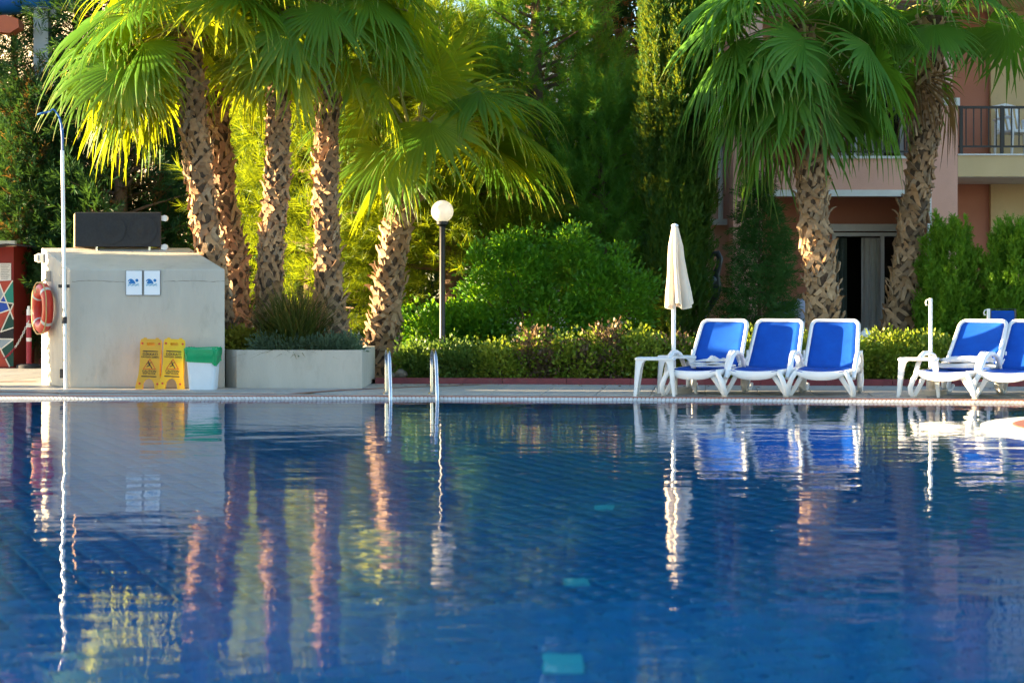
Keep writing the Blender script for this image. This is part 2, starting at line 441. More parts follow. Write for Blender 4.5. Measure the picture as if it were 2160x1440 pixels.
class MB:
    """collects polygons of one mesh"""

    def __init__(self):
        self.v, self.f, self.m = [], [], []

    def add(self, vs_, fs, mi=0):
        b = len(self.v)
        self.v.extend([tuple(p) for p in vs_])
        for f in fs:
            self.f.append(tuple(b + i for i in f))
            self.m.append(mi)

    def box(self, lo, hi, mi=0, mx=None):
        x0, y0, z0 = lo
        x1, y1, z1 = hi
        p = [Vector(q) for q in ((x0, y0, z0), (x1, y0, z0), (x1, y1, z0), (x0, y1, z0), (x0, y0, z1), (x1, y0, z1), (x1, y1, z1), (x0, y1, z1))]
        if mx is not None:
            p = [mx @ q for q in p]
        self.add(p, [(0, 3, 2, 1), (4, 5, 6, 7), (0, 1, 5, 4), (1, 2, 6, 5), (2, 3, 7, 6), (3, 0, 4, 7)], mi)

    def cbox(self, lo, hi, c=0.01, mi=0, mx=None):
        """box with chamfered edges"""
        x0, y0, z0 = lo
        x1, y1, z1 = hi
        pts = []
        for z, ins in ((z0, c), (z0 + c, 0), (z1 - c, 0), (z1, c)):
            k = ins
            for (x, y) in ((x0 + c, y0 + k), (x1 - c, y0 + k), (x1 - k, y0 + c), (x1 - k, y1 - c), (x1 - c, y1 - k), (x0 + c, y1 - k), (x0 + k, y1 - c), (x0 + k, y0 + c)):
                pts.append(Vector((x, y, z)))
        if mx is not None:
            pts = [mx @ q for q in pts]
        fs = [tuple(range(7, -1, -1)), tuple(range(24, 32))]
        for r in range(3):
            for i in range(8):
                j = (i + 1) % 8
                fs.append((r * 8 + i, r * 8 + j, r * 8 + 8 + j, r * 8 + 8 + i))
        self.add(pts, fs, mi)

    def tube(self, path, rad, n=8, mi=0, caps=True, flat=None, up=None):
        path = [Vector(p) for p in path]
        k = len(path)
        rads = rad if hasattr(rad, '__len__') else [rad] * k
        base = len(self.v)
        prev = None
        for i, p in enumerate(path):
            t = (path[min(i + 1, k - 1)] - path[max(i - 1, 0)])
            t = t.normalized() if t.length > 1e-9 else Vector((0, 0, 1))
            if up is not None:
                a = Vector(up)
                a = (a - t * a.dot(t))
                a = a.normalized() if a.length > 1e-4 else t.orthogonal().normalized()
            elif prev is None:
                a = t.orthogonal().normalized()
            else:
                a = prev - t * prev.dot(t)
                a = a.normalized() if a.length > 1e-6 else t.orthogonal().normalized()
            prev = a
            b = t.cross(a)
            fl = flat or 1.0
            for j in range(n):
                th = 2 * math.pi * (j + 0.5) / n
                q = p + a * (math.cos(th) * rads[i]) + b * (math.sin(th) * rads[i] * fl)
                self.v.append(tuple(q))
        for i in range(k - 1):
            for j in range(n):
                j2 = (j + 1) % n
                self.f.append((base + i * n + j, base + i * n + j2, base + (i + 1) * n + j2, base + (i + 1) * n + j))
                self.m.append(mi)
        if caps:
            self.f.append(tuple(base + j for j in range(n - 1, -1, -1)))
            self.m.append(mi)
            self.f.append(tuple(base + (k - 1) * n + j for j in range(n)))
            self.m.append(mi)

    def lathe(self, prof, n=24, c=(0, 0, 0), mi=0, lobes=0, amp=0.0):
        base = len(self.v)
        for (r, z) in prof:
            for j in range(n):
                th = 2 * math.pi * j / n
                rr = r * (1 + amp * math.cos(lobes * th)) if lobes else r
                self.v.append((c[0] + rr * math.cos(th), c[1] + rr * math.sin(th), c[2] + z))
        for i in range(len(prof) - 1):
            for j in range(n):
                j2 = (j + 1) % n
                self.f.append((base + i * n + j, base + i * n + j2, base + (i + 1) * n + j2, base + (i + 1) * n + j))
                self.m.append(mi)
        self.f.append(tuple(base + j for j in range(n - 1, -1, -1)))
        self.m.append(mi)
        k = (len(prof) - 1) * n
        self.f.append(tuple(base + k + j for j in range(n)))
        self.m.append(mi)

    def prism(self, poly, a, b, fn, mi=0):
        """extrude a 2D polygon from depth a to depth b; fn(u, v, w) -> point"""
        n = len(poly)
        vs_ = [fn(u, v, a) for u, v in poly] + [fn(u, v, b) for u, v in poly]
        fs = [tuple(range(n)), tuple(range(2 * n - 1, n - 1, -1))]
        for i in range(n):
            j = (i + 1) % n
            fs.append((i, i + n, j + n, j))
        self.add(vs_, fs, mi)

    def build(self, name, mats, parent=None, smooth=False, world=True, loc=None, kind=None):
        if not isinstance(mats, (list, tuple)):
            mats = [mats]
        me = bpy.data.meshes.new(name)
        off = Vector((0, 0, 0))
        if parent is not None and world:
            off = OFF.get(parent.name, Vector((0, 0, 0)))
        if loc is not None:
            off = off + Vector(loc) if not world else Vector(loc)
        vv = [(x - off.x, y - off.y, z - off.z) for x, y, z in self.v] if world else self.v
        me.from_pydata(vv, [], self.f)
        for m in mats:
            me.materials.append(m)
        if any(self.m):
            me.polygons.foreach_set('material_index', self.m)
        if smooth:
            me.polygons.foreach_set('use_smooth', [True] * len(self.f))
            try:
                me.set_sharp_from_angle(angle=R(42))
            except Exception:
                pass
        me.update()
        o = bpy.data.objects.new(name, me)
        link(o, parent)
        if loc is not None and parent is None:
            o.location = loc
        OFF[o.name] = off
        if kind:
            o['kind'] = kind
        return o


def npmesh(name, V, FA, k, mats, var=None, smooth=False):
    """numpy mesh: V (n,3), FA (m,k) all polygons of k corners"""
    me = bpy.data.meshes.new(name)
    V = np.ascontiguousarray(V, dtype=np.float32)
    FA = np.ascontiguousarray(FA, dtype=np.int32)
    me.vertices.add(len(V))
    me.vertices.foreach_set('co', V.ravel())
    me.loops.add(FA.size)
    me.loops.foreach_set('vertex_index', FA.ravel())
    me.polygons.add(len(FA))
    me.polygons.foreach_set('loop_start', np.arange(0, FA.size, k, dtype=np.int32))
    if smooth:
        me.polygons.foreach_set('use_smooth', np.ones(len(FA), dtype=bool))
    me.update(calc_edges=True)
    if var is not None:
        at = me.attributes.new('var', 'FLOAT_COLOR', 'POINT')
        at.data.foreach_set('color', np.ascontiguousarray(var, dtype=np.float32).ravel())
    for m in (mats if isinstance(mats, (list, tuple)) else [mats]):
        me.materials.append(m)
    return me


def norm(a):
    return a / np.maximum(np.linalg.norm(a, axis=-1, keepdims=True), 1e-9)


def frames(dirs, rng, upbias=None):
    """(n,3,3) frames whose first column is dirs, with a random roll"""
    d = norm(dirs)
    if upbias is None:
        r = norm(rng.normal(size=d.shape))
    else:
        r = norm(rng.normal(size=d.shape) * (1 - upbias) + np.array([0, 0, 1.0]) * upbias)
    b = norm(np.cross(r, d))
    c = np.cross(d, b)
    return np.stack([d, b, c], axis=2)


def scatter(tv, tf, tvar, pos, fr, sc, rng, leafvar=None):
    """instance a small template into one array mesh; returns V, F, var"""
    n, k = len(pos), len(tv)
    V = np.einsum('nij,kj->nki', fr, tv) * np.asarray(sc).reshape(-1, 1, 1) + pos[:, None, :]
    FA = (tf[None, :, :] + (np.arange(n) * k)[:, None, None]).reshape(-1, tf.shape[1])
    lv = rng.random(n) if leafvar is None else leafvar
    var = np.zeros((n, k, 4), dtype=np.float32)
    var[:, :, 0] = lv[:, None]
    var[:, :, 1] = tvar[None, :]
    var[:, :, 3] = 1
    return V.reshape(-1, 3), FA, var.reshape(-1, 4)


def join(parts):
    Vs, Fs, As, b = [], [], [], 0
    for V, FA, A in parts:
        Vs.append(V)
        Fs.append(FA + b)
        As.append(A)
        b += len(V)
    return np.concatenate(Vs), np.concatenate(Fs), np.concatenate(As)


# leaf templates (triangles)
def t_leaf(w=0.28, fold=0.08):
    v = np.array([[0, 0, 0], [0.35, w, fold], [0.75, w * 0.75, fold * 0.6], [1, 0, -0.05], [0.75, -w * 0.75, fold * 0.6], [0.35, -w, fold]])
    f = np.array([[0, 5, 1], [1, 5, 2], [2, 5, 4], [2, 4, 3]])
    return v, f, np.array([0, .35, .75, 1, .75, .35])


def t_brush(rng, n=34, nl=0.42, w=0.022, fwd=0.75):
    vs_, fs, tv = [], [], []
    for i in range(n):
        u = (i + 0.5) / n
        th = rng.random() * 6.283
        rad = np.array([0, math.cos(th), math.sin(th)])
        d = rad * 0.85 + np.array([fwd, 0, 0])
        d /= np.linalg.norm(d)
        s = np.cross(d, rng.normal(size=3))
        s /= np.linalg.norm(s)
        p = np.array([u * 0.85, 0, 0])
        L = nl * (0.75 + 0.4 * rng.random())
        b = len(vs_)
        vs_ += [p - s * w, p + s * w, p + d * L]
        fs.append([b, b + 1, b + 2])
        tv += [0, 0, 1]
    b = len(vs_)
    vs_ += [np.array([0, -.012, 0]), np.array([0, .012, 0]), np.array([.9, 0, 0])]
    fs.append([b, b + 1, b + 2])
    tv += [0, 0, 0.3]
    return np.array(vs_), np.array(fs), np.array(tv, dtype=float)


def t_spray(rng, n=9, w=0.05, bl=0.34, spread=0.9, thick=0.35):
    """feathery conifer spray: blades left and right of an axis"""
    vs_, fs, tv = [], [], []
    for i in range(n):
        u = i / n
        sgn = 1 if i % 2 else -1
        d = np.array([1.0, sgn * spread * (1 - 0.4 * u), thick * rng.normal()])
        d /= np.linalg.norm(d)
        s = np.cross(d, np.array([0, 0, 1.0]) + 0.5 * rng.normal(size=3))
        s /= np.linalg.norm(s)
        p = np.array([u * 0.8, 0, 0])
        L = bl * (1.15 - 0.5 * u) * (0.8 + 0.4 * rng.random())
        b = len(vs_)
        vs_ += [p - s * w * .5, p + d * L * .5 + s * w, p + d * L, p + d * L * .5 - s * w]
        fs += [[b, b + 1, b + 3], [b + 1, b + 2, b + 3]]
        tv += [u * .5, u * .5 + .3, u * .5 + .5, u * .5 + .3]
    return np.array(vs_), np.array(fs), np.array(tv, dtype=float)


def t_blade(n=5, w=0.018, bend=0.5):
    vs_, fs, tv = [], [], []
    for i in range(n):
        u = i / (n - 1)
        ww = w * (1 - u ** 2) + 0.001
        p = np.array([u, 0, -bend * u * u])
        vs_ += [p + np.array([0, ww, 0]), p - np.array([0, ww, 0])]
        tv += [u, u]
    for i in range(n - 1):
        a = 2 * i
        fs += [[a, a + 1, a + 2], [a + 1, a + 3, a + 2]]
    return np.array(vs_), np.array(fs), np.array(tv, dtype=float)


def foliage_obj(name, data, material, parent, off):
    V, FA, A = data
    me = npmesh(name, V - np.array(off), FA, 3, material, A)
    o = bpy.data.objects.new(name, me)
    link(o, parent)
    o['kind'] = 'stuff'
    return o


def clumps(rng, lobes, ncl, nper, sig, shell=0.5):
    """points of leaves in clumps on the shells of ellipsoid lobes; returns pos, outward directions, clump id"""
    P, D, I = [], [], []
    ws = np.array([l[2] for l in lobes], dtype=float)
    ws /= ws.sum()
    for k in range(ncl):
        c, r, _ = lobes[rng.choice(len(lobes), p=ws)]
        d = norm(rng.normal(size=3))
        rr = shell + (1 - shell) * rng.random() ** 0.5
        cc = np.array(c) + d * np.array(r) * rr
        n = max(3, int(nper * (0.6 + 0.8 * rng.random())))
        s = sig * (0.6 + 0.8 * rng.random())
        p = cc + rng.normal(size=(n, 3)) * s
        P.append(p)
        D.append(norm((p - cc) / s * 0.5 + d * 0.9 + rng.normal(size=(n, 3)) * 0.35))
        I.append(np.full(n, k))
    return np.concatenate(P), np.concatenate(D), np.concatenate(I)


# ------------------------------------------------------------------ the setting: ground, pool, deck
def edge_y(x):
    """far edge of the pool"""
    xs = [-18, -5.6, -1.4, 2.1, 5.3, 12, 18]
    ys = [20.15, 20.06, 20.03, 19.68, 19.22, 18.1, 17.0]
    return float(np.interp(x, xs, ys))


EX = [-18 + 0.75 * i for i in range(49)]
WATER_Z = -0.035

mb = MB()
mb.add([(-400, 20.6, -0.05), (400, 20.6, -0.05), (400, 700, -0.05), (-400, 700, -0.05)], [(0, 1, 2, 3)])
mb.add([(-400, 20.6, -0.05), (-18, 20.6, -0.05), (-18, -60, -0.05), (-400, -60, -0.05)], [(3, 2, 1, 0)])
mb.add([(18, 20.6, -0.05), (400, 20.6, -0.05), (400, -60, -0.05), (18, -60, -0.05)], [(3, 2, 1, 0)])
mb.add([(-18, 1.6, -0.05), (18, 1.6, -0.05), (18, -60, -0.05), (-18, -60, -0.05)], [(3, 2, 1, 0)])
tag(mb.build('ground', M_GROUND), kind='structure')

# pool basin
mb = MB()
fl = -1.55
n = len(EX)
mb.add([(x, edge_y(x) + 0.05, fl) for x in EX] + [(x, 1.6, fl) for x in EX], [(i, n + i, n + i + 1, i + 1) for i in range(n - 1)])
mb.add([(x, edge_y(x) + 0.05, fl) for x in EX] + [(x, edge_y(x) + 0.05, -0.06) for x in EX], [(i, i + 1, n + i + 1, n + i) for i in range(n - 1)])
mb.add([(-18, 1.6, fl), (18, 1.6, fl), (18, 1.6, 0), (-18, 1.6, 0)], [(0, 1, 2, 3)])
mb.add([(-18, 1.6, fl), (-18, 20.3, fl), (-18, 20.3, 0), (-18, 1.6, 0)], [(0, 1, 2, 3)])
mb.add([(18, 1.6, fl), (18, 17.2, fl), (18, 17.2, 0), (18, 1.6, 0)], [(0, 1, 2, 3)])
pool = tag(mb.build('pool_basin', M_POOLG), kind='structure')

# floor tiles of the basin: the nearest ones are single pieces, the rest one mass
TW, TD, GAP = 0.155, 0.155, 0.016
ca, sa = math.cos(R(24)), math.sin(R(24))
tm = MB()
tm.box((-TW / 2 + GAP / 2, -TD / 2 + GAP / 2, 0), (TW / 2 - GAP / 2, TD / 2 - GAP / 2, 0.006))
tile_me = bpy.data.meshes.new('pool_tile')
tile_me.from_pydata(tm.v, [], tm.f)
tile_me.materials.append(M_POOLT)
cand = []
for i in range(-135, 136):
    for j in range(-135, 136):
        u, v = i * TW, j * TD
        x, y = ca * u - sa * v, sa * u + ca * v + 10
        if 1.9 < y < edge_y(x) - 0.3 and abs(x) < 0.30 * y + 2.0:
            cand.append((x, y))
cand.sort(key=lambda q: (0 if (q[1] > 6.5 and abs(q[0]) < 0.28 * q[1]) else 1, q[1]))
for (x, y) in cand[:260]:
    o = bpy.data.objects.new('pool_tile', tile_me)
    link(o, pool)
    o.location = (x, y, fl)
    o.rotation_euler = (0, 0, R(24))
rest = np.array(cand[260:])
bx = np.array(tm.v)
rot = np.array([[ca, -sa, 0], [sa, ca, 0], [0, 0, 1]])
bxr = bx @ rot.T
V = (bxr[None] + np.column_stack([rest, np.full(len(rest), fl)])[:, None, :]).reshape(-1, 3)
FA = (np.array(tm.f)[None] + (np.arange(len(rest)) * 8)[:, None, None]).reshape(-1, 4)
o = bpy.data.objects.new('tile_field', npmesh('tile_field', V, FA, 4, M_POOLT))
link(o, pool)
o['kind'] = 'stuff'


def floor_at(px, py):
    """where the sight line through a pixel meets the pool floor, bent at the surface"""
    h = CAMZ - WATER_Z
    d = h * F / (py - HOR)
    x = (px - 1080) / F * d
    s = math.sqrt(x * x + d * d)
    ci = math.atan2(s, h)
    tr_ = math.asin(math.sin(ci) / 1.33)
    s2 = s + math.tan(tr_) * (WATER_Z - fl)
    return x * s2 / s, d * s2 / s


for (x0, x1, y0, y1) in ((1145, 1232, 1380, 1418), (1188, 1246, 1220, 1234), (1254, 1296, 1065, 1076)):
    a = floor_at((x0 + x1) / 2, (y0 + y1) / 2)
    w = (x1 - x0) / F * a[1]
    dd = abs(floor_at(x0, y0)[1] - floor_at(x0, y1)[1])
    m = MB()
    m.cbox((-w / 2, -dd / 2, 0.004), (w / 2, dd / 2, 0.016), 0.003)
    o = m.build('pale_tile', M_PATCH, pool, world=False)
    o.location = (a[0], a[1], fl)

# water sheet
mb = MB()
mb.add([(x, edge_y(x) + 0.04, WATER_Z) for x in EX] + [(x, 1.6, WATER_Z) for x in EX], [(i, n + i, n + i + 1, i + 1) for i in range(n - 1)])
wat = tag(mb.build('water', M_WATER), kind='structure')

# deck slab, coping and tiles
KX = [-1.75, 2.5, 7.0, 14.0]
KY = [23.22, 22.95, 22.5, 21.8]


def kerb_y(x):
    return float(np.interp(x, KX, KY))


mb = MB()
DX = [-18 + 0.5 * i for i in range(73)]
nb = len(DX)


def deck_back(x):
    return 32.0 if x < -1.8 else kerb_y(x) + 0.05


mb.add([(x, edge_y(x) + 0.0, -0.012) for x in DX] + [(x, deck_back(x), -0.012) for x in DX], [(i, i + 1, nb + i + 1, nb + i) for i in range(nb - 1)])
mb.add([(x, edge_y(x) + 0.0, -0.012) for x in DX] + [(x, edge_y(x) + 0.0, -0.3) for x in DX], [(i, nb + i, nb + i + 1, i + 1) for i in range(nb - 1)])
deck = tag(mb.build('pool_deck', M_GROUT), kind='structure')
mb = MB()
mb.box((-20, -8, -0.3), (20, 1.6, 0.0))
tag(mb.build('near_deck', M_DECK), kind='structure')

TS = 0.60
tm = MB()
tm.cbox((-TS / 2 + 0.004, -TS / 2 + 0.004, -0.03), (TS / 2 - 0.004, TS / 2 - 0.004, 0.0), 0.004)
dt_me = bpy.data.meshes.new('deck_tile')
dt_me.from_pydata(tm.v, [], tm.f)
dt_me.materials.append(M_DECK)
tc_, ts_ = math.cos(R(-6)), math.sin(R(-6))
for i in range(-22, 24):
    for j in range(0, 22):
        u, v = i * TS, j * TS
        x, y = tc_ * u - ts_ * v, ts_ * u + tc_ * v + 20.2
        if not (edge_y(x) + 0.66 < y < deck_back(x) - 0.3):
            continue
        if abs(x) > 0.31 * y + 0.9:
            continue
        if -5.7 < x < -1.9 and y > 22.4:
            continue
        o = bpy.data.objects.new('deck_tile', dt_me)
        link(o, deck)
        o.location = (x, y, random.uniform(-0.0015, 0.001))
        o.rotation_euler = (random.uniform(-.002, .002), random.uniform(-.002, .002), R(-6))
# coping stones along the edge
x = -9.0
while x < 9.6:
    x2 = x + 0.62
    ya, yb = edge_y(x), edge_y(x2)
    m = MB()
    g = 0.004
    m.prism([(x + g, ya + 0.012), (x2 - g, yb + 0.012), (x2 - g, yb + 0.36), (x + g, ya + 0.36)], -0.035, 0.0, lambda a, b, w: (a, b, w))
    m.build('coping_stone', M_DECK, deck)
    x = x2
# terracotta bands set in the deck
for pts in (((-2.45, 20.42), (-1.95, 21.35), (-1.2, 22.1), (-0.4, 22.75)), ((-8.5, 21.1), (-6.6, 21.25), (-4.9, 20.62), (-2.6, 20.46)), ((-9, 23.6), (-7.4, 23.5), (-6.1, 23.7))):
    m = MB()
    pv = [Vector((a, b, 0)) for a, b in pts]
    vs_ = []
    for i, p in enumerate(pv):
        t = (pv[min(i + 1, len(pv) - 1)] - pv[max(i - 1, 0)]).normalized()
        s = Vector((-t.y, t.x, 0)) * 0.06
        vs_ += [p - s + Vector((0, 0, 0.004)), p + s + Vector((0, 0, 0.004))]
    m.add(vs_, [(2 * i, 2 * i + 2, 2 * i + 3, 2 * i + 1) for i in range(len(pv) - 1)])
    m.build('terracotta_band', M_TERRA, deck)
# thin terracotta line and overflow grating
m = MB()
EX2 = [-10 + 0.5 * i for i in range(41)]
k = len(EX2)
m.add([(x, edge_y(x) - 0.02, 0.003) for x in EX2] + [(x, edge_y(x) + 0.035, 0.003) for x in EX2] + [(x, edge_y(x) - 0.02, -0.012) for x in EX2],
      [(i, i + 1, k + i + 1, k + i) for i in range(k - 1)] + [(i + 1, i, 2 * k + i, 2 * k + i + 1) for i in range(k - 1)])
m.build('edge_tile_line', M_TERRA, deck)
m = MB()
m.add([(x, edge_y(x) - 0.021, -0.014) for x in EX2] + [(x, edge_y(x) - 0.085, -0.048) for x in EX2] + [(x, edge_y(x) + 0.03, -0.2) for x in EX2],
      [(i + 1, i, k + i, k + i + 1) for i in range(k - 1)] + [(i, i + 1, 2 * k + i + 1, 2 * k + i) for i in range(k - 1)] )
m.build('gutter_channel', M_PLASTER, deck)
m = MB()
x = -9.5
while x < 9.6:
    y = edge_y(x)
    sk = 0.006 * x
    a = 0.033
    top = [(x + sk, y - 0.022, -0.006), (x + sk + a, y - 0.022, -0.006)]
    bot = [(x - sk, y - 0.100, -0.046), (x - sk + a, y - 0.100, -0.046)]
    back = [(x + sk, y - 0.015, -0.018), (x + sk + a, y - 0.015, -0.018), (x - sk, y - 0.086, -0.055), (x - sk + a, y - 0.086, -0.055)]
    m.add(top + bot + back, [(0, 2, 3, 1), (0, 4, 6, 2), (1, 3, 7, 5), (0, 1, 5, 4)])
    x += 0.043
m.build('overflow_grating', M_GRATE, deck, kind='stuff')

# round island with a white rim on the right
isl = thing('round_pool_island', (5.78, 15.0, WATER_Z), 'round red tiled pool island with a white rim at the right edge of the water', 'island')
m = MB()
m.lathe([(2.30, -1.4), (2.27, -0.20), (1.92, -0.14), (1.92, 0.020), (1.90, 0.028), (1.68, 0.030)], 96, (5.78, 15.0, WATER_Z))
m.build('white_rim', M_GRATE, isl, smooth=True)
m = MB()
m.lathe([(1.66, -0.1), (1.66, 0.034), (1.64, 0.037)], 96, (5.78, 15.0, WATER_Z))
m.build('red_tile_top', M_TERRA, isl)

# red kerb stones and planting bed
bed = MB()
bx_ = [-1.9 + 0.6 * i for i in range(28)]
k = len(bx_)
bed.add([(x, kerb_y(x) + 0.14, 0.045) for x in bx_] + [(x, 40.0, 0.10) for x in bx_], [(i, i + 1, k + i + 1, k + i) for i in range(k - 1)])
bed.add([(-9.5, 31.0, 0.03), (-1.9, 31.0, 0.03), (-1.9, 40, 0.06), (-9.5, 40, 0.06)], [(0, 1, 2, 3)])
tag(bed.build('planting_bed', M_SOIL), kind='structure')
kerb = tag(bpy.data.objects.new('kerb', None), kind='structure')
link(kerb)
x = -1.72
while x < 9.0:
    x2 = x + 0.80
    ya, yb = kerb_y(x), kerb_y(x2)
    m = MB()
    g = 0.003
    for (a0, a1, z0, z1) in ((0, 0.14, -0.05, 0.05), (0.012, 0.128, 0.05, 0.066)):
        m.prism([(x + g, ya + a0), (x2 - g, yb + a0), (x2 - g, yb + a1), (x + g, ya + a1)], z0, z1, lambda a, b, w: (a, b, w))
    m.build('kerb_stone', M_KERB, kerb)
    x = x2

# ------------------------------------------------------------------ building on the right
BD = 29.0


def bx29(px):
    return XP(px, 29.0)


def bz29(py):
    return ZP(py, 29.0)


bld = thing('hotel_building', (6.5, 29.0, 0), 'pink and ochre hotel building with balconies behind the right palms', 'building')


def bpart(name, boxes, m_, parent=bld, smooth=False):
    m = MB()
    for lo, hi in boxes:
        m.box(lo, hi)
    return m.build(name, m_, parent)


XL, XR = 3.47, 6.58
# piers and facade walls
bpart('corner_pier', [((XR, 29.0, 0), (6.99, 30.8, 4.10))], M_PINK)
bpart('pier_coping', [((XR - 0.03, 28.97, 4.10), (7.02, 30.79, 4.22))], M_TRIM)
bpart('side_pier', [((XL, 29.0, 0), (3.93, 30.75, 2.68)), ((XL, 29.0, 4.25), (3.93, 30.75, 9.5)), ((XL, 29.003, 2.68), (3.57, 30.75, 4.25))], M_PINK)
bpart('set_back_wall', [((2.35, 29.62, 0), (XL, 29.9, 9.5))], M_PINK)
bpart('balcony_parapet', [((3.57, 29.0, 2.78), (XR, 29.18, 3.27))], M_PINK)
bpart('parapet_coping', [((3.55, 28.97, 3.27), (XR, 29.21, 3.31))], M_TRIM)
bpart('white_fascia', [((3.93, 28.985, 2.68), (XR - 0.002, 29.19, 2.78))], M_TRIM)
bpart('white_side_trim', [((XR - 0.06, 28.985, 0.1), (XR - 0.002, 29.06, 2.68))], M_TRIM)
bpart('balcony_slab', [((3.57, 29.18, 2.80), (XR, 31.0, 3.02))], M_TRIM)
bpart('upper_wall', [((3.93, 29.0, 5.75), (XR, 29.25, 6.6)), ((3.93, 29.002, 7.9), (XR, 29.25, 9.5)), ((XR, 29.35, 4.22), (6.99, 30.8, 9.5))], M_PINK)
bpart('upper_slab', [((3.93, 29.25, 5.78), (XR, 31.0, 6.0))], M_TRIM)
# back wall of the recess, with door openings
DX0, DX1, DZ = 5.33, 6.80, 2.20
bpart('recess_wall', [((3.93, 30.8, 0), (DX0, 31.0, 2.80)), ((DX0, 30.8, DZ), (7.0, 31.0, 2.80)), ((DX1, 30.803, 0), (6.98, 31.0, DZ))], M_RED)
bpart('upper_recess_wall', [((3.57, 30.8, 3.02), (4.6, 31.0, 5.78)), ((4.6, 30.8, 5.2), (7.0, 31.0, 5.78)), ((6.55, 30.803, 3.02), (6.98, 31.0, 5.2)), ((3.93, 30.8, 6.0), (6.9, 31.0, 9.5))], M_PINK)
bpart('roof_slab', [((2.25, 28.9, 9.5), (12.0, 36.0, 9.7))], M_TRIM)
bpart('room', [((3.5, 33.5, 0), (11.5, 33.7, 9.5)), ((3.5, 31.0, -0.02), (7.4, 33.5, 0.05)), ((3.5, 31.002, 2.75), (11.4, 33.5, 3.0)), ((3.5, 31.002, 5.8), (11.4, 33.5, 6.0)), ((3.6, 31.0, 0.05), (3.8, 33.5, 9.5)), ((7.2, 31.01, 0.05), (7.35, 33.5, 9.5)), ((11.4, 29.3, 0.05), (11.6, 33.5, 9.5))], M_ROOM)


def sliding_door(x0, x1, z0, z1, y, name):
    w = MB()
    t = 0.06
    w.box((x0, y - 0.02, z1 - t), (x1, y + 0.08, z1))
    w.box((x0, y - 0.02, z0), (x0 + t, y + 0.08, z1 - t))
    w.box((x1 - t, y - 0.02, z0), (x1, y + 0.08, z1 - t))
    xm = x0 + (x1 - x0) * 0.58
    w.box((xm - 0.03, y, z0), (xm + 0.03, y + 0.06, z1 - t))
    o = w.build(name, M_TRIM, bld)
    g = MB()
    g.box((xm + 0.03, y + 0.02, z0), (x1 - t, y + 0.03, z1 - t))
    g.build('pane', M_DKGLASS, o)
    return o, xm


def curtain(x0, x1, z0, z1, y, m_, parent, folds=7):
    m = MB()
    nn = folds * 6
    vs_ = []
    for i in range(nn + 1):
        u = i / nn
        yy = y + 0.035 * math.sin(u * folds * 6.283) + 0.012 * math.sin(u * 17)
        xx = x0 + (x1 - x0) * u
        vs_ += [(xx, yy, z0), (xx + 0.012 * math.sin(u * 23), yy * 1.0, z1)]
    m.add(vs_, [(2 * i, 2 * i + 2, 2 * i + 3, 2 * i + 1) for i in range(nn)])
    return m.build('curtain', m_, parent, smooth=True)


door, dxm = sliding_door(DX0 + 0.01, DX1 - 0.01, 0.06, DZ - 0.02, 30.84, 'sliding_door')
curtain(DX0 + 0.08, DX0 + 0.30, 0.08, DZ - 0.1, 31.05, M_CURT2, door, 3)
curtain(5.86, 6.20, 0.08, DZ - 0.1, 31.03, M_CURT, door, 4)
bpart('door_lintel', [((DX0 - 0.05, 30.72, DZ), (7.0 - 0.03, 30.80, DZ + 0.12))], M_TRIM)
d2, dxm2 = sliding_door(4.62, 6.53, 3.05, 5.18, 30.84, 'balcony_door')
curtain(4.7, 4.95, 3.06, 5.1, 31.04, M_CURT, d2, 3)
curtain(5.3, 5.75, 3.06, 5.1, 31.04, M_CURT, d2, 5)
# downpipe and sill on the set-back wall
m = MB()
m.tube([(XP(1521, 29.5), 29.55, ZP(470, 29.5)), (XP(1521, 29.5), 29.55, 9.3)], 0.04, 10)
m.build('downpipe', M_TRIM, bld)
bpart('window_sill', [((XP(1500, 29.5), 29.50, ZP(474, 29.5)), (XP(1534, 29.5), 29.619, ZP(462, 29.5)))], M_TRIM)


def railing(x0, x1, z0, z1, y, name, step=0.119, posts=()):
    m = MB()
    m.box((x0, y - 0.02, z1 - 0.04), (x1, y + 0.02, z1))
    o = m.build(name, M_BLACK, bld)
    m = MB()
    m.box((x0, y - 0.015, z0), (x1, y + 0.015, z0 + 0.03))
    m.build('lower_rail', M_BLACK, o)
    x = x0 + step
    bme = None
    while x < x1 - 0.03:
        if bme is None:
            b = MB()
            b.box((-0.009, -0.009, z0 + 0.03), (0.009, 0.009, z1 - 0.04))
            q = b.build('baluster', M_BLACK, o, world=False)
            bme = q.data
        else:
            q = bpy.data.objects.new('baluster', bme)
            link(q, o)
        ox = OFF[o.name]
        q.location = (x - ox.x, y - ox.y, -ox.z)
        x += step
    for p in posts:
        b = MB()
        b.box((p - 0.025, y - 0.025, z0 - 0.12), (p + 0.025, y + 0.025, z1 + 0.005))
        b.build('rail_post', M_BLACK, o)
    return o


railing(3.95, XR, 3.37, 4.08, 29.09, 'balcony_railing', posts=(4.1, 5.3))
# right wing with ochre balcony
bpart('ochre_balcony_slab', [((6.993, 29.0, 2.99), (12.0, 30.8, 3.32))], M_OCHRE)
bpart('slab_soffit', [((7.0, 29.03, 2.982), (12.0, 30.79, 2.989))], M_TRIM)
bpart('slab_coping', [((6.995, 28.975, 3.32), (12.0, 29.2, 3.345))], M_TRIM)
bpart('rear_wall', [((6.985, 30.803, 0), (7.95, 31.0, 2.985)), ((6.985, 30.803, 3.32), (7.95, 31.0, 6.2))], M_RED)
bpart('ochre_wall', [((7.95, 30.70, 0), (12.0, 31.0, 2.985)), ((7.95, 30.70, 3.32), (12.0, 31.0, 6.2))], M_OCHRE)
bpart('upper_balcony_slab', [((6.993, 29.0, 5.85), (12.0, 30.8, 6.5))], M_OCHRE)
bpart('upper_rear_wall', [((6.985, 30.803, 6.5), (12.0, 31.0, 9.5))], M_RED)
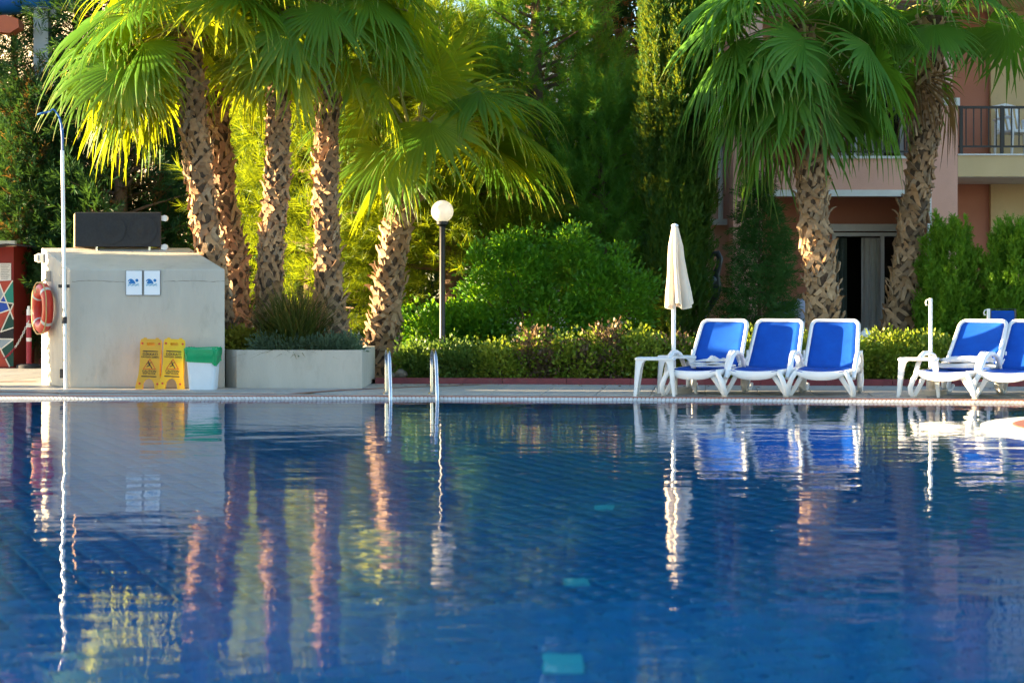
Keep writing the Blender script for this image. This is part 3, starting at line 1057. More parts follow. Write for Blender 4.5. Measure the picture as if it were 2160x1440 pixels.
railing(7.02, 11.9, 3.45, 4.10, 29.07, 'ochre_balcony_railing', posts=(7.06, 7.70, 9.3))

# white armchair on the ochre balcony
ch = thing('balcony_armchair', (8.15, 29.75, 3.345), 'white slatted plastic armchair on the ochre balcony behind the railing', 'chair', rz=R(20))
m = MB()
m.cbox((-0.25, -0.24, 0.38), (0.25, 0.24, 0.43), 0.01)
m.build('seat', M_WHITE, ch, world=False)
for i in range(5):
    m = MB()
    xx = -0.19 + 0.095 * i
    m.tube([(xx, 0.22, 0.43), (xx, 0.30, 0.66), (xx * 1.02, 0.34, 0.84)], 0.03, 6, flat=0.3, up=(1, 0, 0))
    m.build('back_slat', M_WHITE, ch, world=False)
m = MB()
m.tube([(-0.25, 0.34, 0.83), (0, 0.36, 0.88), (0.25, 0.34, 0.83)], 0.03, 8)
m.build('top_rail', M_WHITE, ch, world=False)
for s in (-1, 1):
    m = MB()
    m.tube([(s * 0.28, -0.24, 0.62), (s * 0.29, 0.0, 0.635), (s * 0.27, 0.28, 0.62)], 0.03, 8, flat=0.6)
    m.build('armrest', M_WHITE, ch, world=False)
    for yy in (-0.23, 0.24):
        m = MB()
        m.tube([(s * 0.29, yy, 0.0), (s * 0.26, yy * 0.95, 0.60)], [0.02, 0.032], 8)
        m.build('leg', M_WHITE, ch, world=False)

# pale buildings far behind the trees
for (cx, cy_, w, h, rz, lab) in ((-13.5, 58, 12, 11, 38, 'pale cream building glimpsed behind the conifers at the left'), (4.0, 62, 12, 9.5, 33, 'pale cream building glimpsed between the tree tops in the middle')):
    b = thing('distant_building', (cx, cy_, 0), lab, 'building', rz=R(-rz))
    m = MB()
    m.box((-w / 2, 0, 0), (w / 2, 8, h))
    m.build('wall', M_CREAM, b, world=False)
    m = MB()
    m.box((-w / 2 - 0.3, -0.3, h), (w / 2 + 0.3, 8.3, h + 0.3))
    m.build('roof', M_TRIM, b, world=False)
    for i in range(4):
        for j in range(3):
            xx = -w / 2 + w * (i + 0.5) / 4
            zz = 1.2 + j * 3.1
            m = MB()
            m.box((xx - 0.65, -0.05, zz), (xx + 0.65, 0.02, zz + 1.5))
            f = m.build('window', M_TRIM, b, world=False)
            m = MB()
            m.box((xx - 0.57, -0.06, zz + 0.08), (xx + 0.57, -0.052, zz + 1.42))
            m.build('pane', M_DKGLASS, f, world=False)

# ------------------------------------------------------------------ palms
def frond_mesh(name, el, seed, mats, blade=1.12, pet=0.8, nseg=34, droop=1.0, dead=False):
    rng = np.random.default_rng(seed)
    V, FA, A, MI = [], [], [], []
    p = np.zeros(3)
    e = R(el)
    d = np.array([math.cos(e), 0, math.sin(e)])
    path = [p.copy()]
    ns = 7
    for i in range(ns):
        d = d + np.array([0, 0, -0.07 * (1.0 if el > -40 else 0.3)]) * droop
        d /= np.linalg.norm(d)
        p = p + d * pet / ns
        path.append(p.copy())
    # petiole as a flat three-sided tube
    for i, q in enumerate(path):
        u = i / ns
        r = 0.030 * (1 - 0.55 * u)
        side = np.array([0, 1.0, 0])
        nn = np.cross(d, side)
        V += [q + side * r, q - side * r, q - nn * r * 0.7]
        A += [(0.5, 0, 0, 1)] * 3
    for i in range(ns):
        a = 3 * i
        for (b0, b1) in ((0, 1), (1, 2), (2, 0)):
            FA.append((a + b0, a + b1, a + 3 + b1, a + 3 + b0))
            MI.append(1)
    t = d / np.linalg.norm(d)
    if el < 55:
        t = t + np.array([0, 0, -(0.30 + 0.45 * rng.random())])
        t /= np.linalg.norm(t)
    side = np.array([0, 1.0, 0])
    nn = np.cross(t, side)
    if nn[2] < 0:
        nn = -nn
    # random tilt of the blade
    roll = rng.normal() * 0.35
    side = side * math.cos(roll) + nn * math.sin(roll)
    nn = np.cross(t, side)
    if nn[2] < 0:
        nn = -nn
    span = R(128)
    dphi = 2 * span / nseg
    rows = [0.015, 0.18, 0.36, 0.52, 0.62, 0.72, 0.82, 0.92, 1.0]
    JN = 0.52
    fold = 0.10 + 0.45 * rng.random()
    for i in range(nseg):
        ph = -span + dphi * (i + 0.5)
        L = blade * (0.60 + 0.40 * math.cos(ph / 2) ** 2) * (0.80 + 0.30 * rng.random())
        dirr = math.cos(ph) * t + math.sin(ph) * side
        dirr = dirr - nn * fold * abs(math.sin(ph))
        dirr /= np.linalg.norm(dirr)
        tang = -math.sin(ph) * t + math.cos(ph) * side
        q = p.copy()
        lv = rng.random()
        prev = 0.0
        hang = (0.8 + 0.5 * rng.random()) * droop
        kink = rng.normal() * 0.22
        b0 = len(V)
        for k_, r in enumerate(rows):
            step = (r - prev) * L
            g = 0.10 * r if r < JN else 0.10 * r + 3.0 * hang * (r - JN + 0.08)
            if dead:
                g = 0.4 + 1.2 * r
            dirr = dirr + np.array([0, 0, -1.0]) * g * 0.55 * step / blade * 3.0 + tang * kink * (0.3 if r > 0.5 else 0)
            dirr /= np.linalg.norm(dirr)
            q = q + dirr * step
            prev = r
            if r <= JN + 0.01:
                w = r * L * math.tan(dphi / 2) * 1.03
                if dead:
                    w *= 0.5
            else:
                w = JN * L * math.tan(dphi / 2) * (1 - ((r - JN) / (1 - JN)) ** 0.9) * 0.80 + 0.0016
                if dead:
                    w *= 0.6
            tw = tang - dirr * np.dot(tang, dirr)
            tw /= max(np.linalg.norm(tw), 1e-6)
            cn = np.cross(dirr, tw)
            if cn[2] < 0:
                cn = -cn
            V += [q - tw * w, q + cn * w * 0.45, q + tw * w]
            A += [(lv, r, 0, 1)] * 3
        for k_ in range(len(rows) - 1):
            a = b0 + 3 * k_
            FA += [(a, a + 3, a + 4, a + 1), (a + 1, a + 4, a + 5, a + 2)]
            MI += [0, 0]
    me = npmesh(name, np.array(V), np.array(FA), 4, mats, np.array(A))
    me.polygons.foreach_set('material_index', MI)
    return me


FR = {}
ELS = [78, 62, 46, 30, 14, -4, -22, -42, -60]
for kind_, m_ in (('lit', M_FROND), ('shade', M_FRONDD)):
    for i, el in enumerate(ELS):
        for v_ in range(3):
            FR[(kind_, i, v_)] = frond_mesh('frond', el, 100 + i * 7 + v_, [m_, M_PETI], blade=1.02 + 0.10 * v_, pet=0.62 + 0.30 * min(1, (i + 1) / 5) + 0.08 * v_, nseg=34 + 3 * v_, droop=0.85 + 0.2 * v_)
for v_ in range(3):
    FR[('dead', v_)] = frond_mesh('dead_frond', -66 - 6 * v_, 300 + v_, [M_DEAD, M_TWIG], blade=1.0, pet=0.45, nseg=26, droop=1.0, dead=True)


def boot_mesh(name, seed, m_):
    """old leaf base on a palm trunk: two straps that meet and end in a split stub; x out, z up"""
    rng = np.random.default_rng(seed)
    m = MB()

    def strap(pts, ws, th):
        vs_ = []
        for (p, w) in zip(pts, ws):
            p = Vector(p)
            vs_ += [p + Vector((0, w, 0)), p + Vector((0, -w, 0)), p + Vector((-th, -w * 0.9, -0.004)), p + Vector((-th, w * 0.9, -0.004))]
        fs = []
        for i in range(len(pts) - 1):
            a = 4 * i
            for b in range(4):
                c = (b + 1) % 4
                fs.append((a + b, a + 4 + b, a + 4 + c, a + c))
        fs.append((0, 1, 2, 3))
        a = 4 * (len(pts) - 1)
        fs.append((a + 3, a + 2, a + 1, a))
        m.add(vs_, fs)
    j = lambda s: rng.normal() * s
    for s in (-1, 1):
        strap([(0.010, s * 0.105 + j(.01), -0.125), (0.030 + j(.006), s * 0.065 + j(.008), -0.04), (0.048, s * 0.022, 0.05)], [0.026, 0.034, 0.030], 0.03)
    o_ = 0.078 + 0.03 * rng.random()
    strap([(0.040, 0, 0.0), (0.060, j(.006), 0.06), (o_, j(.012), 0.115 + j(.015)), (o_ + 0.012 + 0.02 * rng.random(), j(.02), 0.155 + j(.03))], [0.044, 0.046, 0.036, 0.020 + 0.014 * rng.random()], 0.022)
    me = bpy.data.meshes.new(name)
    me.from_pydata(m.v, [], m.f)
    me.materials.append(m_)
    return me


BOOTS = {k: [boot_mesh('leaf_base', 40 + i, mm) for i in range(7)] for k, mm in (('tan', M_BOOT), ('grey', M_BOOTG), ('rust', M_BOOTR))}


def palm(path_px, d, ground_z, rad, label, kind_, nfr, seed, boots='tan', heart=None, ndead=3, elmin=0, elmax=8, fscale=1.0, az_skip=None, flare=1.35, stub=1.0, extra=()):
    """path_px: trunk centre line in photograph pixels from base to crown, all at distance d"""
    rng = random.Random(seed)
    pts = [W(px, py, d) for px, py in path_px]
    pts[0].z = ground_z - 0.05
    t = thing('palm_tree', (pts[0].x, d, ground_z), label, 'palm tree', 'fan palms around the pool')
    # smooth path
    N_ = 16
    path, rads = [], []
    zs = [p.z for p in pts]
    for i in range(N_ + 1):
        z = zs[0] + (zs[-1] - zs[0]) * i / N_
        x = float(np.interp(z, zs, [p.x for p in pts]))
        path.append(Vector((x, d, z)))
        u = i / N_
        rads.append(rad * (1.0 + (flare - 1) * max(0, 1 - u * 3) ** 1.5) * (1 - 0.10 * u) - 0.035)
    m = MB()
    m.tube(path, rads, 14)
    tr = m.build('trunk', M_PTRUNK, t, smooth=True)
    L = zs[-1] - zs[0]
    rows = int(L / 0.100)
    off = OFF[t.name]
    for r_ in range(rows):
        for c_ in range(8):
            th = 2 * math.pi * (c_ + (0.5 if r_ % 2 else 0) + rng.uniform(-.12, .12)) / 8 + r_ * 0.05
            if math.sin(th) > 0.55:
                continue
            z = zs[0] + 0.06 + r_ * 0.100 + rng.uniform(-.022, .022)
            u = (z - zs[0]) / L
            if u > 1 or rng.random() < 0.12:
                continue
            x = float(np.interp(z, zs, [p.x for p in pts]))
            rr = rad * (1.0 + (flare - 1) * max(0, 1 - u * 3) ** 1.5) * (1 - 0.10 * u) - 0.05
            o = bpy.data.objects.new('leaf_base', rng.choice(BOOTS[boots] if rng.random() < 0.72 else BOOTS['grey' if boots != 'grey' else 'tan']))
            link(o, tr)
            o.location = (x + math.cos(th) * rr - off.x, d + math.sin(th) * rr - off.y, z - off.z)
            s = rng.uniform(0.7, 1.25) * (rad / 0.22)
            s = 0.84 * max(0.70, min(1.25, s))
            o.scale = (s * stub * (rng.uniform(.6, 1.2) if rng.random() < 0.85 else rng.uniform(1.2, 1.6)), s * rng.uniform(1.0, 1.45), s * rng.uniform(0.9, 1.15))
            o.rotation_euler = (rng.uniform(-.40, .40), rng.uniform(-0.30, 0.12), th + rng.uniform(-.2, .2))
    # crown
    h = path[-1] + Vector((0, 0, 0.05))
    for i in range(nfr):
        u = i / (nfr - 1)
        ei = int(round(elmin + (elmax - elmin) * u ** 0.85))
        ei = max(0, min(8, ei + rng.choice((-1, 0, 0, 1))))
        az = i * 2.39996 + rng.uniform(-.25, .25)
        if az_skip and az_skip(az % 6.2832, u):
            continue
        o = bpy.data.objects.new('frond', FR[(kind_, ei, rng.randrange(3))])
        link(o, t)
        o.location = h - off + Vector((math.cos(az) * 0.06, math.sin(az) * 0.06, 0.22 - 0.42 * u))
        o.rotation_euler = (rng.uniform(-.12, .12), rng.uniform(-.12, .12), az)
        s = fscale * rng.uniform(0.88, 1.1)
        o.scale = (s, s, s)
    for (az, ei, s, dz) in extra:
        o = bpy.data.objects.new('frond', FR[(kind_, ei, rng.randrange(3))])
        link(o, t)
        o.location = h - off + Vector((0, 0, dz))
        o.rotation_euler = (0, 0, R(az))
        o.scale = (s, s, s)
    for i in range(ndead):
        az = i * 2.4 + rng.uniform(-.4, .4) + 3.6
        o = bpy.data.objects.new('dead_frond', FR[('dead', i % 3)])
        link(o, t)
        o.location = h - off + Vector((math.cos(az) * 0.10, math.sin(az) * 0.10, -0.45 - 0.25 * rng.random()))
        o.rotation_euler = (rng.uniform(-.1, .1), rng.uniform(-.1, .1), az)
        s = rng.uniform(0.9, 1.2)
        o.scale = (s, s, s)
    return t




def front_low(lim, a0=195, a1=345):
    """leave out hanging fronds towards the pool"""
    return lambda az, u: u > lim and R(a0) < az < R(a1)


palm([(470, 700), (452, 600), (425, 420), (405, 200), (396, 65)], 22.75, 0.40, 0.185, 'tall palm with a sunlit leaning trunk rising just behind the beige hut', 'lit', 50, 1, 'tan', ndead=0, fscale=0.92, elmax=7, az_skip=lambda az, u: u > 0.5 and not (R(186) < az < R(245)), extra=((184, 4, 1.1, 0.0), (198, 4, 1.05, 0.1), (192, 5, 1.1, -0.05), (212, 5, 1.0, -0.05), (196, 7, 0.95, -0.12), (208, 8, 0.85, -0.05), (186, 6, 1.0, -0.1), (200, 6, 0.95, 0.0), (214, 7, 0.8, 0.12), (190, 5, 1.0, 0.1), (228, 6, 0.85, 0.1)))
palm([(505, 710), (495, 560), (470, 400), (452, 200), (450, 100)], 24.6, 0.20, 0.19, 'rusty brown shaded palm trunk half hidden behind the leaning palm', 'lit', 20, 2, 'rust', ndead=0, elmax=4, extra=((188, 6, 0.95, 0.0), (200, 7, 0.9, 0.05), (172, 5, 1.0, 0.05)))
palm([(566, 700), (570, 560), (585, 380), (588, 200), (590, 15)], 23.1, 0.40, 0.170, 'palm with a pale sunlit trunk second from the hut', 'lit', 46, 3, 'tan', ndead=0, fscale=0.9, az_skip=lambda az, u: (u > 0.55 and not (R(240) < az < R(330))) or u > 0.8)
palm([(700, 720), (692, 600), (688, 420), (690, 250), (692, 45)], 23.5, 0.40, 0.172, 'palm with a straight brown trunk behind the grass tuft in the planter', 'lit', 44, 4, 'tan', ndead=0, fscale=0.92, flare=1.7, az_skip=lambda az, u: (u > 0.5 and not (az > R(265))) or u > 0.8)
palm([(800, 775), (815, 650), (828, 540), (850, 430), (872, 335)], 24.8, 0.10, 0.20, 'short leaning palm with large fans left of the globe lamp', 'lit', 28, 5, 'grey', ndead=0, fscale=1.05, stub=1.25, elmax=4,
     az_skip=lambda az, u: u > 0.35 and (R(120) < az < R(350)), extra=((262, 6, 0.80, 0.25), (248, 5, 0.9, 0.35), (285, 4, 1.0, 0.45), (8, 4, 1.2, 0.1), (-25, 2, 1.2, 0.25), (-8, 3, 1.25, 0.2)))
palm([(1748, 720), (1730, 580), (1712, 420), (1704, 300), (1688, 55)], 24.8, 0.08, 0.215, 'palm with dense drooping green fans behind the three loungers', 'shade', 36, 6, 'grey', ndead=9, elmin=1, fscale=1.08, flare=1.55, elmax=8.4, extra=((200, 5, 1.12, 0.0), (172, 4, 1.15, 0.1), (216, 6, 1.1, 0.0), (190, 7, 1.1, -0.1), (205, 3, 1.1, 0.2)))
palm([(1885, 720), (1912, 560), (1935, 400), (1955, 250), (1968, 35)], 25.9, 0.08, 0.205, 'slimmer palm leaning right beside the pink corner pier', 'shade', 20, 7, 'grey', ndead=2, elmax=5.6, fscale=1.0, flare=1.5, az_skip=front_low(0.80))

# ------------------------------------------------------------------ trees and shrubs
def conifer(name, base, height, prof, nbr, per, tmpl, scale, material, label, cat, seed, rise=0.25, bark=None, trunk_r=0.14, z0=0.15, sag=0.1, sig=0.10, group=None, upmix=0.2, brmin=0.25, dirmix=0.5, branches=True, cat2=None, bend=(0, 0), azf=None, brown=None):
    rng = np.random.default_rng(seed)
    base = Vector(base)
    t = thing(name, base, label, cat, group)
    m = MB()
    tp = [(base.x + bend[0] * u * u, base.y + bend[1] * u * u, base.z + height * u * 0.97) for u in (0, .15, .3, .45, .6, .8, 1.0)]
    m.tube(tp, [trunk_r * 1.25, trunk_r, trunk_r * .85, trunk_r * .7, trunk_r * .5, trunk_r * .28, 0.01], 9)
    P, D, LV, B = [], [], [], []
    for b in range(nbr):
        u = z0 + (1 - z0) * ((b + rng.random()) / nbr)
        az = b * 2.39996 + rng.normal() * 0.4
        Lb = prof(u) * (0.65 + 0.5 * rng.random())
        if azf:
            Lb *= azf(az)
        if Lb < 0.05:
            continue
        s = Vector((base.x + bend[0] * u * u, base.y + bend[1] * u * u, base.z + height * u * 0.97))
        o_ = Vector((math.cos(az), math.sin(az), 0))
        pts = [s + o_ * (Lb * w) + Vector((0, 0, rise * Lb * w - sag * Lb * w * w)) for w in (0, .35, .7, 1.0)]
        if branches:
            rb = max(0.008, trunk_r * 0.32 * (1 - u * 0.7))
            m.tube(pts, [rb, rb * .7, rb * .45, rb * .15], 5, caps=False)
        k_ = max(2, int(per * (Lb / max(0.01, prof(z0 + 0.2)) * 0.6 + 0.4)))
        w = brmin + (1.08 - brmin) * rng.random(k_) ** 0.75
        pa = np.array([list(q) for q in pts])
        pos = np.stack([np.interp(w, [0, .35, .7, 1.0], pa[:, i]) for i in range(3)], axis=1)
        side = np.array([-math.sin(az), math.cos(az), 0])
        jit = rng.normal(size=(k_, 3)) * sig
        jit += side[None] * (rng.normal(size=(k_, 1)) * Lb * 0.16 * w[:, None])
        pos = pos + jit
        out = np.array([math.cos(az), math.sin(az), rise * 0.6])
        dd = norm(out[None] * dirmix + norm(jit + 1e-6) * 0.45 + np.array([0, 0, upmix]) + rng.normal(size=(k_, 3)) * 0.28)
        P.append(pos)
        D.append(dd)
        LV.append(np.clip(rng.random() * 0.6 + rng.random(k_) * 0.4, 0, 1))
        B.append((w < brmin + 0.3))
    m.build('trunk', bark or M_BARK, t, smooth=True)
    P, D, LV, B = np.concatenate(P), np.concatenate(D), np.concatenate(LV), np.concatenate(B)
    sc = scale * (0.7 + 0.6 * rng.random(len(P)))

    def mk(sel, mm, nm):
        parts = []
        idx = rng.integers(0, len(tmpl), len(P))
        for i, (tv, tf, ta) in enumerate(tmpl):
            s_ = sel & (idx == i)
            if s_.any():
                parts.append(scatter(tv, tf, ta, P[s_], frames(D[s_], rng, 0.5), sc[s_], rng, LV[s_]))
        if parts:
            foliage_obj(nm, join(parts), mm, t, base)
    if brown is not None:
        dead = B & (rng.random(len(P)) < 0.75)
        mk(~dead, material, 'crown')
        mk(dead, brown, 'dry_foliage')
    else:
        mk(np.ones(len(P), bool), material, 'crown')
    return t


_r = np.random.default_rng(5)
BRUSH = [t_brush(_r, 90, nl=0.27, w=0.010, fwd=0.8) for _ in range(5)]
BRUSHL = [t_brush(_r, 44, nl=0.58, w=0.012, fwd=0.9) for _ in range(5)]
SPRAY = [t_spray(_r, 10) for _ in range(6)]
SPRAYF = [t_spray(_r, 16, 0.024, 0.42, 0.7, 0.5) for _ in range(6)]
PLUME = [t_spray(_r, 14, 0.034, 0.30, 0.40, 0.35) for _ in range(6)]
BUSHY = [t_spray(_r, 10, 0.06, 0.36, 0.55, 0.45) for _ in range(6)]


def cone(r0, p=0.8, lo=0.05):
    return lambda u: lo + r0 * max(0.0, 1 - u) ** p


def oval(r0, mid=0.4, p=0.7):
    return lambda u: r0 * max(0.03, 1 - abs((u - mid) / (1 - mid if u > mid else mid + 0.15)) ** 2) ** p


# sunlit pine behind the palms
conifer('pine_tree', (XP(962, 27.2), 27.2, 0.08), 5.2, lambda u: 2.25 * (1 - 0.75 * u), 60, 34, BRUSHL, 0.40, M_PINE, 'yellow green pine with long needles spreading behind the globe lamp', 'pine tree', 21, rise=0.10, trunk_r=0.20, z0=0.26, sag=0.05, sig=0.16, upmix=0.25, brmin=0.35, bend=(-0.5, 0))
conifer('pine_tree', (XP(660, 27.4), 27.4, 0.1), 4.6, lambda u: 2.0 * (1 - 0.6 * u), 46, 30, BRUSHL, 0.40, M_PINE, 'bright yellow green pine seen between the sunlit palm trunks', 'pine tree', 22, rise=0.15, trunk_r=0.15, z0=0.12, sag=0.1, sig=0.16, upmix=0.25, brmin=0.3)
# greener pine with upright shoots, right of the palms
conifer('pine_tree', (XP(1130, 28.2), 28.2, 0.08), 7.6, lambda u: 2.1 * (1 - 0.72 * u), 100, 26, BRUSH, 0.52, M_PINE2, 'tall soft green pine with upright shoots in the middle of the picture', 'pine tree', 23, rise=0.35, trunk_r=0.20, z0=0.12, sag=0.0, sig=0.16, upmix=0.75, brmin=0.4)
conifer('pine_tree', (XP(1270, 27.0), 27.0, 0.08), 3.9, lambda u: 1.15 * (1 - 0.55 * u), 56, 22, BRUSH, 0.46, M_PINE2, 'shorter green pine just left of the columnar cypress', 'pine tree', 24, rise=0.4, trunk_r=0.10, z0=0.10, sag=0.0, sig=0.13, upmix=0.7, brmin=0.3)
# brown backlit conifer
conifer('brown_conifer', (XP(1265, 31.5), 31.5, 0.0), 11, cone(1.9, 0.5), 90, 26, SPRAY, 0.42, M_BROWN, 'brown backlit conifer with thin foliage behind the cypress', 'conifer', 25, rise=0.3, trunk_r=0.22, z0=0.1, sig=0.16, brmin=0.3)
# dark conifers on the left
for i, (px, d, h, r0, lab) in enumerate(((30, 31.7, 8.6, 1.5, 'dark feathery conifer at the far left edge above the mural kiosk'), (165, 31.4, 9.4, 1.4, 'dark feathery conifer behind the net pole'), (255, 30.2, 8.2, 1.35, 'dark conifer with brown inner twigs behind the loudspeaker'), (350, 31.6, 9.0, 1.4, 'dark conifer directly behind the leaning palm trunk'), (70, 30.0, 4.6, 0.55, 'shorter dark conifer in front of the slide column'), (-95, 31.0, 9.0, 1.5, 'dark conifer beside the frame at the left, behind the kiosk roof'))):
    conifer('dark_conifer', (XP(px, d), d, 0.0), h, cone(r0, 0.35, 0.1), 95, 30, SPRAYF, 0.40, M_DARK, lab, 'conifer', 50 + i, rise=0.35, trunk_r=0.13, z0=0.04, sig=0.13, upmix=0.35, brmin=0.22, group='dark conifers at the left', brown=M_BROWN)
# dark trees filling the garden behind
for i, (px, d, h, r0, lab) in enumerate(((455, 34, 10.5, 2.3, 'dark dense conifer in the gap between leaning palm and pale trunk'), (640, 35, 11.0, 2.4, 'dark conifer rising behind the middle palms'), (800, 34, 10.5, 2.4, 'dark conifer behind the short leaning palm'), (1390, 34, 10.0, 1.3, 'dark conifer far behind the columnar cypress'))):
    conifer('garden_conifer', (XP(px, d), d, 0.0), h, cone(r0, 0.5, 0.1), 90, 34, SPRAY, 0.55, M_DARK, lab, 'conifer', 70 + i, rise=0.2, trunk_r=0.2, z0=0.03, sig=0.2, brmin=0.25, group='conifers behind the garden')

# columnar cypress
cy_t = thing('cypress_tree', (XP(1428, 26.0), 26.0, 0.06), 'dark columnar cypress between the pines and the hotel', 'cypress')
rng = np.random.default_rng(31)
cb = np.array([XP(1428, 26.0), 26.0, 0.06])
m = MB()
m.tube([tuple(cb), (cb[0], cb[1], 3), (cb[0], cb[1], 8.4)], [0.13, 0.10, 0.02], 9)
m.build('trunk', M_BARK, cy_t, smooth=True)
P, D, LV = [], [], []
for k_ in range(430):
    z = 0.15 + 8.4 * rng.random() ** 0.9
    rr = 0.52 * float(np.interp(z, [0, 1.2, 2.4], [0.70, 0.78, 1.0])) * (1 - max(0, (z - 3.5) / 5.6) ** 1.6) * (0.8 + 0.2 * min(1, z / 1.0))
    th = rng.random() * 6.283
    rr = rr * (0.58 + 0.46 * rng.random())
    nn_ = 110
    s0 = cb + np.array([math.cos(th) * rr, math.sin(th) * rr, z])
    u = rng.random(nn_)
    hgt = 0.8 + 0.8 * rng.random()
    wd = 0.065 * (1 - u * 0.75)
    p = s0 + np.stack([rng.normal(size=nn_) * wd, rng.normal(size=nn_) * wd, u * hgt - 0.2], axis=1)
    P.append(p)
    D.append(norm(np.array([math.cos(th), math.sin(th), 0]) * 0.35 + np.array([0, 0, 1.0]) + rng.normal(size=(nn_, 3)) * 0.3))
    LV.append(np.clip(rng.random() ** 1.5 * 0.8 + 0.2 * u, 0, 1))
P, D, LV = np.concatenate(P), np.concatenate(D), np.concatenate(LV)
idx = rng.integers(0, 6, len(P))
foliage_obj('crown', join([scatter(*PLUME[i], P[idx == i], frames(D[idx == i], rng), 0.17 * (0.7 + 0.6 * rng.random((idx == i).sum())), rng, LV[idx == i]) for i in range(6)]), M_CYP, cy_t, cb)

# thin young conifer in front of the wall
conifer('young_conifer', (XP(1602, 26.4), 26.4, 0.08), 2.75, lambda u: 0.62 * (1 - u) ** 0.75 + 0.05, 80, 34, SPRAYF, 0.22, M_SMALLC, 'thin young conifer in front of the pink wall left of the palm', 'conifer', 33, rise=0.05, trunk_r=0.035, z0=0.10, sag=0.1, sig=0.06, upmix=0.05, brmin=0.15)


def thuja(px, d, zt, r0, seed, label):
    rng = np.random.default_rng(seed)
    b = np.array([XP(px, d), d, 0.08])
    t = thing('thuja_shrub', tuple(b), label, 'shrub', 'round thuja shrubs before the hotel')
    m = MB()
    m.tube([tuple(b), (b[0] + .02, b[1], 0.8), (b[0], b[1], zt * 0.8)], [0.05, 0.04, 0.01], 7)
    m.build('trunk', M_BARK, t)
    H = zt - 0.1
    P, D, LV = [], [], []
    for k_ in range(330):
        v = rng.random()
        z = 0.12 + H * 0.90 * v ** 1.15
        rr = r0 * float(np.interp(v, [0, .12, .35, .6, .82, 1.0], [.62, .92, 1.0, .95, .74, .28])) * (0.55 + 0.5 * rng.random())
        th = rng.random() * 6.283
        nn_ = 34
        u = rng.random(nn_)
        hg = 0.22 + 0.16 * rng.random()
        ax = np.array([math.cos(th) * 0.35, math.sin(th) * 0.35, 1.0])
        p = b + np.array([math.cos(th) * rr, math.sin(th) * rr, z]) + ax * (u * hg)[:, None] + rng.normal(size=(nn_, 3)) * (0.055 * (1 - 0.75 * u))[:, None]
        P.append(p)
        D.append(norm(ax + rng.normal(size=(nn_, 3)) * 0.35))
        LV.append(np.clip(rng.random() * 0.5 + 0.5 * u, 0, 1))
    P, D, LV = np.concatenate(P), np.concatenate(D), np.concatenate(LV)
    idx = rng.integers(0, 6, len(P))
    foliage_obj('crown', join([scatter(*BUSHY[i], P[idx == i], frames(D[idx == i], rng), 0.105 * (0.7 + 0.6 * rng.random((idx == i).sum())), rng, LV[idx == i]) for i in range(6)]), M_THUJA, t, b)


thuja(2003, 25.5, 1.93, 0.36, 41, 'round bright green thuja left of its twin, beside the pink pier')
thuja(2141, 25.3, 1.93, 0.38, 42, 'round bright green thuja at the right edge, above the folded lounger')

LEAF = t_leaf(0.30)
LEAFN = t_leaf(0.22)


def shrub(name, lobes, ncl, nper, sig, leaf, material, label, cat, seed, group=None, tmpl=LEAF, base=None, second=None, frac=0.0, upb=0.35, inner=True):
    rng = np.random.default_rng(seed)
    c0 = np.array(lobes[0][0])
    b = np.array(base) if base is not None else np.array([c0[0], c0[1], 0.05])
    t = thing(name, tuple(b), label, cat, group)
    m = MB()
    for i in range(7):
        l = lobes[i % len(lobes)]
        d = norm(rng.normal(size=3) * np.array([1, 1, .3]) + np.array([0, 0, .6]))
        e = np.array(l[0]) + d * np.array(l[1]) * 0.7
        mid = (b + e) / 2 + rng.normal(size=3) * 0.04
        m.tube([tuple(b + np.array([rng.normal() * .04, rng.normal() * .04, 0])), tuple(mid), tuple(e)], [0.018, 0.012, 0.004], 5, caps=False)
    m.build('stems', M_TWIG, t)
    P, D, I = clumps(rng, lobes, ncl, nper, sig)
    keep = P[:, 2] > 0.06
    P, D, I = P[keep], D[keep], I[keep]
    D = norm(D + np.array([0, 0, upb]))
    cl = rng.random(ncl + 1)
    LV = np.clip(cl[I] * 0.55 + rng.random(len(P)) * 0.45, 0, 1)
    sc = leaf * (0.7 + 0.6 * rng.random(len(P)))
    fr = frames(D, rng, 0.4)
    sec = (rng.random(ncl + 1) < frac)[I] if second is not None else np.zeros(len(P), bool)
    foliage_obj('foliage', scatter(*tmpl, P[~sec], fr[~sec], sc[~sec], rng, LV[~sec]), material, t, b)
    if sec.any():
        foliage_obj('dry_foliage', scatter(*tmpl, P[sec], fr[sec], sc[sec], rng, LV[sec]), second, t, b)
    return t


# big green shrub in the middle
def PX(px, py, d):
    return tuple(W(px, py, d))


shrub('large_shrub', [(PX(1085, 592, 25.0), (0.56, 0.5, 0.46), 1.0), (PX(1190, 600, 25.1), (0.70, 0.55, 0.55), 1.0), (PX(1290, 640, 25.0), (0.62, 0.5, 0.62), 1.0), (PX(1150, 680, 24.8), (1.0, 0.45, 0.40), 0.8), (PX(1030, 650, 24.9), (0.4, 0.4, 0.5), 0.4), (PX(1012, 560, 24.8), (0.16, 0.16, 0.20), 0.14), (PX(1070, 520, 24.9), (0.22, 0.2, 0.16), 0.18), (PX(1130, 512, 24.9), (0.14, 0.2, 0.18), 0.12), (PX(1210, 520, 25), (0.26, 0.2, 0.2), 0.16), (PX(1300, 560, 25), (0.16, 0.2, 0.26), 0.14), (PX(1350, 610, 24.9), (0.18, 0.2, 0.2), 0.14)],
      380, 52, 0.075, 0.066, M_SHRUB, 'large rounded bright green shrub behind the low hedge in the middle', 'shrub', 61, tmpl=LEAFN, base=(XP(1160, 25), 25.0, 0.08))
